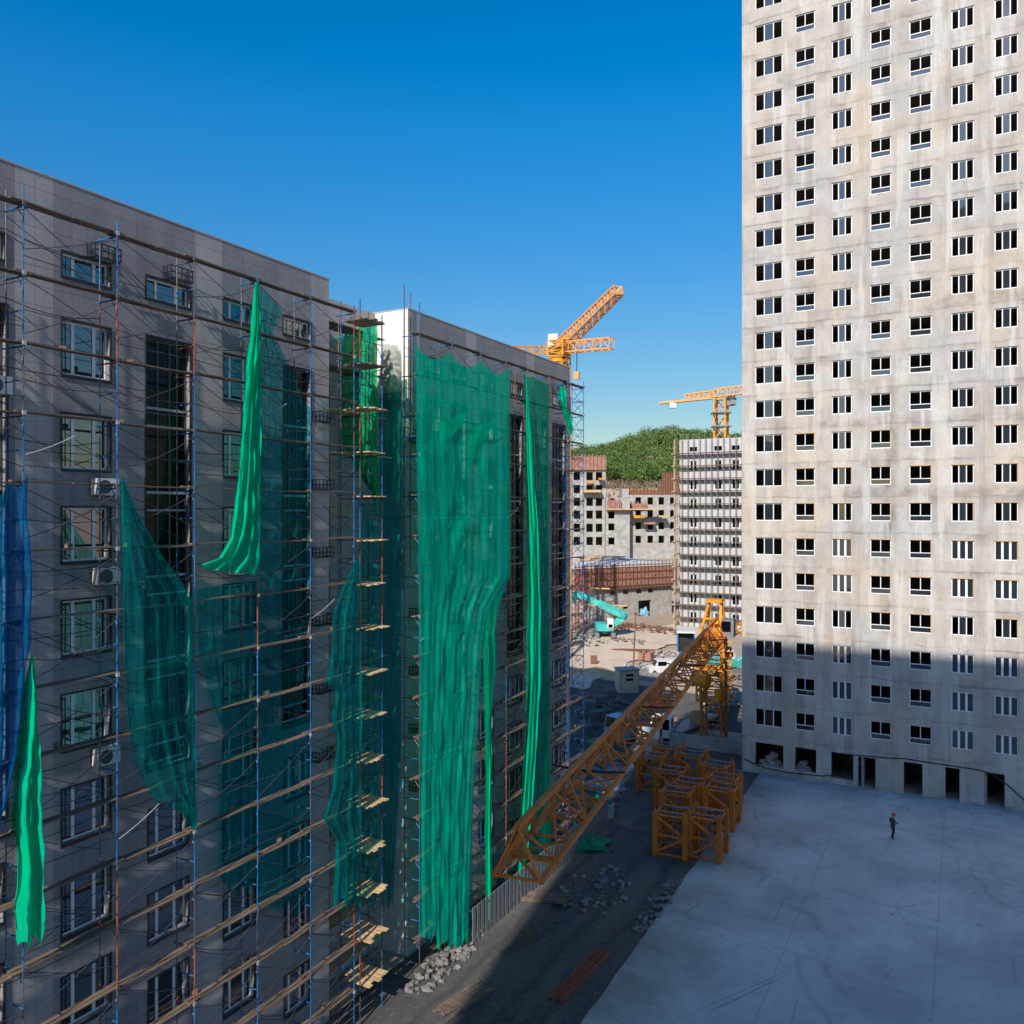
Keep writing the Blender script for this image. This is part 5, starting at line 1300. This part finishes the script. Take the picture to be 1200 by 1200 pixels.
def excavator(loc, rz, label, mirror=1):
    r = thing('excavator', loc, label, 'excavator', None, rz)
    for s in (-1, 1):
        mb = MB(); prof = [(-1.9, .25), (-1.6, 0), (1.6, 0), (1.9, .25), (1.9, .65), (1.6, .9), (-1.6, .9), (-1.9, .65)]; mb.prism(prof, s * 1.2 - .3, s * 1.2 + .3); mb.build('track', M['grey_steel'], r)
    mb = MB(); mb.cyl((0, 0, .7), (0, 0, 1.1), .8, 18); mb.prism([(-2.1, 1.1), (1.3, 1.1), (1.3, 1.5), (.2, 2.1), (-2.1, 2.1)], -1.3, 1.3); mb.build('body', M['turquoise'], r)
    mb = MB(); mb.prism([(.0, 1.52), (1.4, 1.52), (1.4, 2.2), (1.1, 2.95), (.0, 2.95)], -1.25, -.35); cab = mb.build('cab', M['white_paint'], r)
    mb = MB(); mb.box(-1.27, -1.24, .15, 1.1, 2.1, 2.8); mb.box(-.36, -.33, .15, 1.1, 2.1, 2.8); mb.box(-1.1, -.5, 1.402, 1.42, 1.65, 2.15); mb.build('window', M['glass_dark'], cab)
    mb = MB(); mb.cbox((0, -2.2, 1.6), (2.5, .5, .9)); mb.build('counterweight', M['turquoise'], r)
    return r
g = on_ground(708, 747)
exc = excavator(g, R(208), 'turquoise excavator with its long arm folded over its white cab on the sandy road')
def world_to(root, p):
    return Matrix.Rotation(-root.rotation_euler[2], 4, 'Z') @ (Vector(p) - Vector(root.location))
dg = (g - CAMP).dot(FW)
A_, B_, C_ = [world_to(exc, at_depth(x, y, dg + dd)) for x, y, dd in ((712, 736, 0), (731, 721, -1), (674, 694, -1.5))]
mb = MB(); mb.bar(A_, B_ + Vector((0, 0, -.3)), .7, .95); mb.cyl(B_ - Vector((.3, .3, 0)), B_ + Vector((.3, .3, 0)), .55, 14); mb.build('boom', M['turquoise'], exc)
mb = MB(); mb.tube([A_.lerp(B_, .1) + Vector((.1, 0, .9)), A_.lerp(B_, .75) + Vector((.1, 0, .6))], .12, 8); mb.build('hydraulic_ram', M['grey_steel'], exc)
mb = MB(); mid = B_.lerp(C_, .5); mb.bar(B_, mid, .75, 1.05); mb.bar(mid, C_, .6, .8); mb.bar(B_.lerp(C_, .1) + Vector((0, 0, .55)), B_.lerp(C_, .5) + Vector((0, 0, .5)), .25); stick = mb.build('stick', M['turquoise'], exc)
mb = MB(); mb.cbox(C_ + Vector((0, 0, -.4)), (.9, .9, .9), .4, taper=.7); mb.bar(C_, C_ + Vector((.3, .3, -1.6)), .3); mb.build('bucket', M['turquoise'], stick)
g = on_ground(853, 790)
exc2 = excavator(g, R(-40), 'turquoise excavator with its curved boom half hidden behind the tower corner')
dg = (g - CAMP).dot(FW)
pts = [world_to(exc2, at_depth(x, y, dg)) for x, y in ((853, 785), (862, 776), (869, 771), (878, 770), (884, 776))]
mb = MB(); mb.tube(pts, .28, 8); mb.build('boom', M['turquoise'], exc2)
g2 = on_ground(848, 782); 
mb = MB(); mb.bar((0, 0, 0), (1.6, 2.0, 2.6), .5, .4); o = mb.build('chute', M['white_paint']); o.location = (g2.x - 3, g2.y - 6, terrain(g2.x - 3, g2.y - 6) + .1); tag(o, 'pale metal chute leaning beside the crane mast', 'chute')

# red lattice scaffold tower by the excavator
g = on_ground(681, 738); M['dull_red'] = mat('dull_red', (0.36, .07, .04), .7, var=.3)
rt = thing('scaffold_tower', g, 'red lattice scaffold tower standing left of the turquoise arm', 'scaffolding')
mb = MB(); lattice(mb, (0, 0, 0), (0, 0, 8.5), 1.4, 1.4, 8, .12, .07, up=(0, 1, 0)); mb.build('frame', M['dull_red'], rt)
mb = MB(); mb.bar((0, 0, 3.9), (7, 2, 3.9), .2); mb.bar((-1, 1, 6.4), (4, 2, 6.4), .2); mb.build('beam', M['timber'], rt)

# wooden pole, cable, sign boards
g = on_ground(742, 790); mb = MB(); mb.tube([(0, 0, 0), (.25, .2, 7.6)], [.12, .08], 8); mb.cbox((.25, .2, 7.7), (.3, .3, .35))
o = mb.build('wooden_pole', M['rebar']); o.location = g; tag(o, 'thin brown wooden pole standing by the site hut', 'pole')
def props(px, py, name, fn, m, label, cat, kind=None, group=None):
    g = on_ground(px, py); mb = MB(); fn(mb); o = mb.build(name, m); o.location = g; return tag(o, label, cat, group, kind)
props(696, 779, 'sign_board', lambda mb: (mb.cbox((0, 0, .7), (.9, .06, 1.1), .5), mb.bar((0, .1, 0), (0, .1, .9), .07)), M['rebar'], 'small brown board standing upright in the sand', 'board')
props(744, 764, 'rebar_mat', lambda mb: [mb.bar((-3.2 + .12 * i, -.8 + .09 * i, .2 + .02 * (i % 4)), (3.0 + .1 * i, .6 + .1 * i, .3 + .02 * (i % 3)), .08) for i in range(12)], M['rebar'], 'bundle of rusty reinforcing bars lying in the sunlit dirt', 'rebar')
props(757, 773, 'timber_box', lambda mb: [mb.box(*q) for q in ((-.9, .9, -.8, -.7, 0, 1.0), (-.9, .9, .7, .8, 0, 1.0), (-.9, -.8, -.7, .7, 0, 1.0), (.8, .9, -.7, .7, 0, 1.0))], M['formwork'], 'square brown formwork box on the sandy ground', 'box')
for i, (px, py, sx, sy, sz, lb) in enumerate(((703, 788, 4.0, 2.2, .9, 'golden sand heap at the edge of the sandy road left of the site hut'), (757, 790, 5, 3, .7, 'flattened brown soil heap right of the wooden pole'))):
    g = on_ground(px, py); mb = MB(); mb.smooth = True; NR, NA = 10, 28
    for a in range(NR + 1):
        rr = a / NR
        for b in range(NA):
            t = 2 * math.pi * b / NA; n_ = 1 + .25 * mnoise.noise(Vector((math.cos(t) * 1.5, math.sin(t) * 1.5, i * 4))); hz = sz * (1 - rr) ** 1.1 * (1 + .2 * mnoise.noise(Vector((rr * 4 * math.cos(t), rr * 4 * math.sin(t), 2 + i))))
            mb.v.append((math.cos(t) * sx * rr * n_, math.sin(t) * sy * rr * n_, hz - .35 * rr))
    for a in range(NR):
        for b in range(NA): b2 = (b + 1) % NA; mb.f.append((a*NA+b, (a+1)*NA+b, (a+1)*NA+b2, a*NA+b2)); mb.m.append(0)
    o = mb.build('sand_heap', M['sand'] if i == 0 else M['rubble_dark']); o.location = g; tag(o, lb, 'sand heap')
for i, (px, py, s, n, m_, lb) in enumerate((
    (756, 781, (4.0, 1.6, .4), 100, M['rubble'], 'pale broken concrete scattered around the brown formwork box'), (780, 766, (3.5, 2.5, .6), 110, M['rubble'], 'white rubble left of the blue framed box truck'),
    (858, 823, (3.0, 5, 1.6), 200, M['rubble'], 'pale rubble piled against the tower corner'), (862, 800, (2.5, 3, 1.2), 90, M['rubble_dark'], 'dark earth spoil behind the crane mast'),
    (745, 737, (8, 2.5, .9), 150, M['rebar'], 'rusty scrap strewn in front of the low formwork building'), (684, 752, (4, 3, 1.1), 90, M['rubble'], 'rubble under the turquoise excavator arm'),
    (735, 752, (3.0, 1.5, .8), 40, M['rubble_dark'], 'dark scrap behind the turquoise excavator'), (693, 826, (4.5, 4, 1.2), 160, M['rubble_dark'], 'dark debris in the shade left of the site hut'),
    (683, 856, (2.2, 4, 1.0), 110, M['rubble_dark'], 'dark debris at the foot of the ladder scaffold'), (700, 950, (1.6, 5, .35), 160, M['rubble_dark'], 'grey building waste along the kerb of the street'),
    (845, 872, (2.4, 1.6, .5), 60, M['rubble_dark'], 'dark waste behind the crane base'))):
    g = on_ground(px, py); heap('rubble', g, s, n, m_, lb, 'rubble', 50 + i)
# block pallets in the shade left of the hut
for i, (px, py, lb) in enumerate(((690, 836, 'wrapped pallet of grey blocks in the shade, furthest left'), (703, 830, 'wrapped pallet of grey blocks in the shade near the site hut'), (700, 848, 'wrapped pallet of grey blocks beside the pale blue cab'), (685, 866, 'wrapped pallet of grey blocks nearest the scaffolded block'), (713, 822, 'wrapped pallet of grey blocks touching the site hut side'), (676, 846, 'wrapped pallet of grey blocks tight against the ladder scaffold'))):
    g = on_ground(px, py); r = thing('block_pallet', g, lb, 'pallet', 'pallets of blocks in the shaded strip', R(20 + 13 * i))
    mb = MB()
    for a in range(3):
        for b in range(2):
            for c in range(3): mb.box(-.78 + a * .53, -.28 + a * .53, -.52 + b * .53, -.02 + b * .53, .16 + c * .42, .56 + c * .42)
    mb.build('blocks', mat('grey_block', (0.13, 0.135, 0.14), .9, var=.2), r)
    mb = MB(); mb.box(-.8, .8, -.55, -.4, 0, .14); mb.box(-.8, .8, .4, .55, 0, .14); mb.box(-.8, .8, -.4, .4, .1, .14); mb.build('pallet', M['timber'], r)
# concrete rings and bagged goods on the kerb side
for px, py, lb in ((711, 957, 'pale concrete well ring with green net thrown over it'),):
    g = on_ground(px, py); mb = MB(); NA = 24
    for (ra, za, rb, zb_) in ((.55, 0, .55, 1.0), (.55, 1.0, .42, 1.0), (.42, 1.0, .42, 0)):
        for k in range(NA):
            a, b = 2 * math.pi * k / NA, 2 * math.pi * (k + 1) / NA
            mb.quadface([(ra * math.cos(a), ra * math.sin(a), za), (ra * math.cos(b), ra * math.sin(b), za), (rb * math.cos(b), rb * math.sin(b), zb_), (rb * math.cos(a), rb * math.sin(a), zb_)])
    o = mb.build('concrete_ring', M['concrete']); o.location = g; tag(o, lb, 'concrete ring')
def cloth_heap(px, py, s, m_, lb, cat, seed, name='net_heap'):
    g = on_ground(px, py); mb = MB(); mb.smooth = True
    mb.blob((0, 0, s[2] * .35), s, seed, .8, 26, 16)
    mb.v = [(x + .1 * mnoise.noise(Vector((x * 4, y * 4, z * 4 + seed))), y + .1 * mnoise.noise(Vector((y * 4, z * 4, x * 4))), max(.01, z + .14 * mnoise.noise(Vector((x * 5, y * 5, seed))))) for x, y, z in mb.v]
    o = mb.build(name, m_); o.location = g; tag(o, lb, cat)
gm = mat('green_cloth', (0.0, .2, .09), .8, var=.35, scale=4)
cloth_heap(704, 953, (.8, .9, .9), gm, 'crumpled green net heaped against the concrete ring', 'net heap', 1)
cloth_heap(686, 992, (1.5, 1.1, .5), gm, 'low crumpled green net lying on the dark street kerb', 'net heap', 2)
for i, (px, py, lb) in enumerate(((712, 905, 'pale blue wrapped bags under the jib, upper heap'), (702, 925, 'pale wrapped bags under the jib, middle heap'), (716, 926, 'pale wrapped bags beside the street, right heap'), (695, 905, 'pale wrapped bags close to the scaffold foot'))):
    cloth_heap(px, py, (1.0, .9, .6), M['bags'], lb, 'bags', 5 + i, 'bag_pile')
q = cloth_later; mb = MB(); mb.smooth = True; mb.blob((0, 0, .55), (.9, .6, .8), 3, .8, 20, 12); o = mb.build('tarpaulin_bundle', M['cyan_paint']); o.location = q; tag(o, 'pale blue bundle in the dark doorway of the low formwork building', 'bundle')
rr = random.Random(31)
for i, (x, y, a, lb) in enumerate(((-21.9, 44.5, .3, 'loose stack of scaffold boards on the street below the jib tip'), (-20.6, 33.5, 1.35, 'loose stack of scaffold boards nearest the viewer on the dark street'))):
    mb = MB()
    for k in range(16): mb.cbox((rr.uniform(-.15, .15), -.5 + .22 * (k % 5) + rr.uniform(-.03, .03), .04 + .05 * (k // 5)), (rr.uniform(2.4, 3.4), .2, .045), rr.uniform(-.06, .06))
    o = mb.build('board_stack', M['plank']); o.location = (x, y, .01); o.rotation_euler[2] = a; tag(o, lb, 'board stack')
mb = MB()
for k in range(14): a = rr.uniform(-.04, .04); mb.tube([(-2.6 + rr.uniform(-.2, .2), -.35 + .06 * k, .04 + .05 * (k % 3)), (2.6 + rr.uniform(-.2, .2), -.35 + .06 * k + a, .04 + .05 * (k % 3))], .025, 5)
o = mb.build('pipe_bundle', M['rust_pole']); o.location = (-16.6, 38.0, .01); o.rotation_euler[2] = 1.5; tag(o, 'bundle of rusty scaffold tubes lying along the edge of the pale yard', 'pipes')
for i, (x, y, sx, sy, sz, n, lb) in enumerate(((-23.2, 36.0, .9, 3.5, .25, 120, 'grey offcuts strewn along the foot of the scaffold'), (-15.6, 47.0, .7, 4.0, .18, 90, 'crumbled concrete along the broken yard edge'), (-19.5, 47, 2.2, 3.5, .08, 60, 'small stones scattered on the dark street'))):
    heap('rubble', (x, y, .01), (sx, sy, sz), n, M['rubble_dark'], lb, 'rubble', 90 + i)
# plank fence at the foot of the far block
r = thing('plank_fence', (-22.9, 44, 0), 'grey picket fence at the foot of the netted block', 'fence')
mb = MB()
for y in np.arange(38, 57, .45): mb.box(-22.95, -22.9, y, y + .3, 0, 1.9)
mb.v = [(x + 22.9, y - 44, z) for x, y, z in mb.v]; mb.build('picket_panel', M['grey_steel'], r)
mb = MB(); 
for z in (.4, 1.5): mb.box(-.08, -.05, -6, 13, z, z + .1)
mb.build('rail', M['rebar'], r)
# small dark bin on the yard
g = on_ground(851, 990); b_ = thing('bin', (g.x, g.y, .12), 'small dark bin alone on the pale yard beside the mast sections', 'bin')
mb = MB(); mb.tube([(0, 0, 0), (0, 0, .62)], [.2, .26], 14); mb.build('body', M['dark_frame'], b_)
mb = MB(); mb.tube([(0, 0, .62), (0, 0, .68)], .28, 14); mb.bar((-.2, 0, .68), (-.2, 0, .9), .03); mb.bar((.2, 0, .68), (.2, 0, .9), .03); mb.bar((-.2, 0, .9), (.2, 0, .9), .03); mb.build('lid', M['cyan_paint'], b_)

# ------------------------------------------------------------------ people
def person(loc, rz, label, jacket, helmet_m, pose='stand'):
    J = {'pelvis': (0, 0, .93), 'belly': (0, .02, 1.1), 'chest': (0, .01, 1.32), 'neck': (0, .03, 1.47), 'head0': (0, .05, 1.55), 'head1': (0, .07, 1.68),
         'lhip': (-.1, 0, .88), 'lknee': (-.11, .10, .49), 'lank': (-.11, .02, .1), 'lheel': (-.11, -.0, .05), 'ltoe': (-.12, .17, .04),
         'rhip': (.1, 0, .88), 'rknee': (.11, .02, .48), 'rank': (.11, -.12, .1), 'rheel': (.11, -.14, .05), 'rtoe': (.12, .04, .04),
         'lsh': (-.19, 0, 1.38), 'lelb': (-.235, -.04, 1.11), 'lwri': (-.17, .22, 1.1), 'lhand': (-.11, .3, 1.12),
         'rsh': (.19, 0, 1.38), 'relb': (.23, .0, 1.11), 'rwri': (.14, .25, 1.16), 'rhand': (.08, .31, 1.18)}
    rad = {'pelvis': .15, 'belly': .15, 'chest': .165, 'neck': .062, 'head0': .075, 'head1': .095, 'lhip': .1, 'lknee': .066, 'lank': .048, 'lheel': .05, 'ltoe': .042,
           'lsh': .085, 'lelb': .058, 'lwri': .04, 'lhand': .045}
    E = [('pelvis', 'belly'), ('belly', 'chest'), ('chest', 'neck'), ('neck', 'head0'), ('head0', 'head1')]
    for s in 'lr': E += [('pelvis', s+'hip'), (s+'hip', s+'knee'), (s+'knee', s+'ank'), (s+'ank', s+'toe'), ('chest', s+'sh'), (s+'sh', s+'elb'), (s+'elb', s+'wri'), (s+'wri', s+'hand')]
    names = [n for n in J if not n.endswith('heel')]; idx = {n: i for i, n in enumerate(names)}
    me = bpy.data.meshes.new('skel'); me.from_pydata([J[n] for n in names], [(idx[a], idx[b]) for a, b in E], [])
    o = bpy.data.objects.new('skel', me); COL.objects.link(o)
    md = o.modifiers.new('skin', 'SKIN'); md.use_smooth_shade = True
    for n in names:
        k = n if n in rad else 'l' + n[1:]; v = me.skin_vertices[0].data[idx[n]]; v.radius = (rad[k], rad[k] * (.72 if n in ('chest', 'belly', 'pelvis') else 1)); v.use_root = (n == 'pelvis')
    sb = o.modifiers.new('sub', 'SUBSURF'); sb.levels = 2; sb.render_levels = 2
    dgp = bpy.context.evaluated_depsgraph_get(); body = bpy.data.meshes.new_from_object(o.evaluated_get(dgp)); bpy.data.objects.remove(o)
    for m_ in (M['skin'], jacket, M['trousers'], M['boots']): body.materials.append(m_)
    for pz in body.polygons:
        c = pz.center; mi = 1
        if c.z > 1.47 and abs(c.x) < .12: mi = 0
        elif c.z < .12: mi = 3
        elif c.z < .9 and abs(c.x) < .22: mi = 2
        elif c.y > .255 and 1.0 < c.z < 1.3: mi = 0
        pz.material_index = mi; pz.use_smooth = True
    body.name = 'person'
    p = bpy.data.objects.new('person', body); COL.objects.link(p); p.location = loc; p.rotation_euler[2] = rz
    tag(p, label, 'person'); p.scale = (1.12, 1.12, 1.0)
    mb = MB(); mb.smooth = True; c = Vector((0, .07, 1.685)); k0 = 0; NA, NR = 18, 6
    for a in range(NR + 1):
        th = (math.pi / 2) * a / NR
        for b in range(NA): t = 2 * math.pi * b / NA; mb.v.append((c.x + .125 * math.sin(th) * math.cos(t), c.y + .14 * math.sin(th) * math.sin(t), c.z + .125 * math.cos(th)))
    for b in range(NA): t = 2 * math.pi * b / NA; mb.v.append((c.x + .145 * math.cos(t), c.y + (.165 + (.04 if math.sin(t) > .3 else 0)) * math.sin(t), c.z - .01))
    for a in range(NR + 1):
        for b in range(NA): b2 = (b + 1) % NA; mb.f.append((a*NA+b, (a+1)*NA+b, (a+1)*NA+b2, a*NA+b2)); mb.m.append(0)
    mb.build('helmet', helmet_m, p)
    # face: brow, nose and ears in one small piece of skin
    mb = MB(); mb.cbox((0, .165, 1.615), (.026, .04, .05), taper=.5)
    for s in (-1, 1): mb.cbox((s * .095, .06, 1.62), (.02, .045, .06))
    mb.build('face', M['skin'], p)
    mb = MB()
    for s in (-1, 1):
        w = 's'; base = Vector((s * (.095), .31, 1.14 if s < 0 else 1.19))
        for f in range(4): q = base + Vector((-s * .005, .02, .018 - .014 * f)); mb.tube([q, q + Vector((-s * .03, .03, -.005)), q + Vector((-s * .055, .02, -.012))], [.011, .0095, .007], 6)
        mb.tube([base + Vector((0, 0, .03)), base + Vector((-s * .02, .02, .055))], [.012, .008], 6)
    mb.build('fingers', M['skin'], p)
    return p
g = on_ground(1046, 983); yz = .12; k = (H - yz) / (383 / F); q = at_depth(1046, 983, (H - .12) * F / 383)
person((q.x, q.y, .12), YAW + R(-85), 'person in a red helmet, camouflage jacket and dark trousers walking across the yard', M['jacket'], M['helmet'])
g = on_ground(784, 868)
person((g.x, g.y, .01), YAW + R(150), 'person in a red jacket standing beside the trucks under the jib', M['red_jacket'], M['white_helmet'])

# ------------------------------------------------------------------ the twin tower behind the viewpoint whose shadow falls over the yard
tw = thing('shading_tower', (-9.9, -20, 0), 'bare concrete twin tower standing behind the viewpoint', 'tower block')
zt2 = 23 - 11.4 + (74.7 + 20) * math.tan(R(SUN_EL)) / math.cos(R(SUN_AZ))
hs = [(x, x + 2, z, z + 1.54) for x in np.arange(-8, 24, 4.2) for z in np.arange(4.2, zt2 - 4, 3)]
mb = MB(); mb.wall('y', 0, -9.9, 30, -.2, zt2, hs, .3)
mb.v = [(x, -20 - (y), z) for x, y, z in mb.v]
mb.box(-9.9, 30, -36, -20.4, -.2, zt2 - .002)
rel(mb.build('wall', M['concrete'], tw), tw)
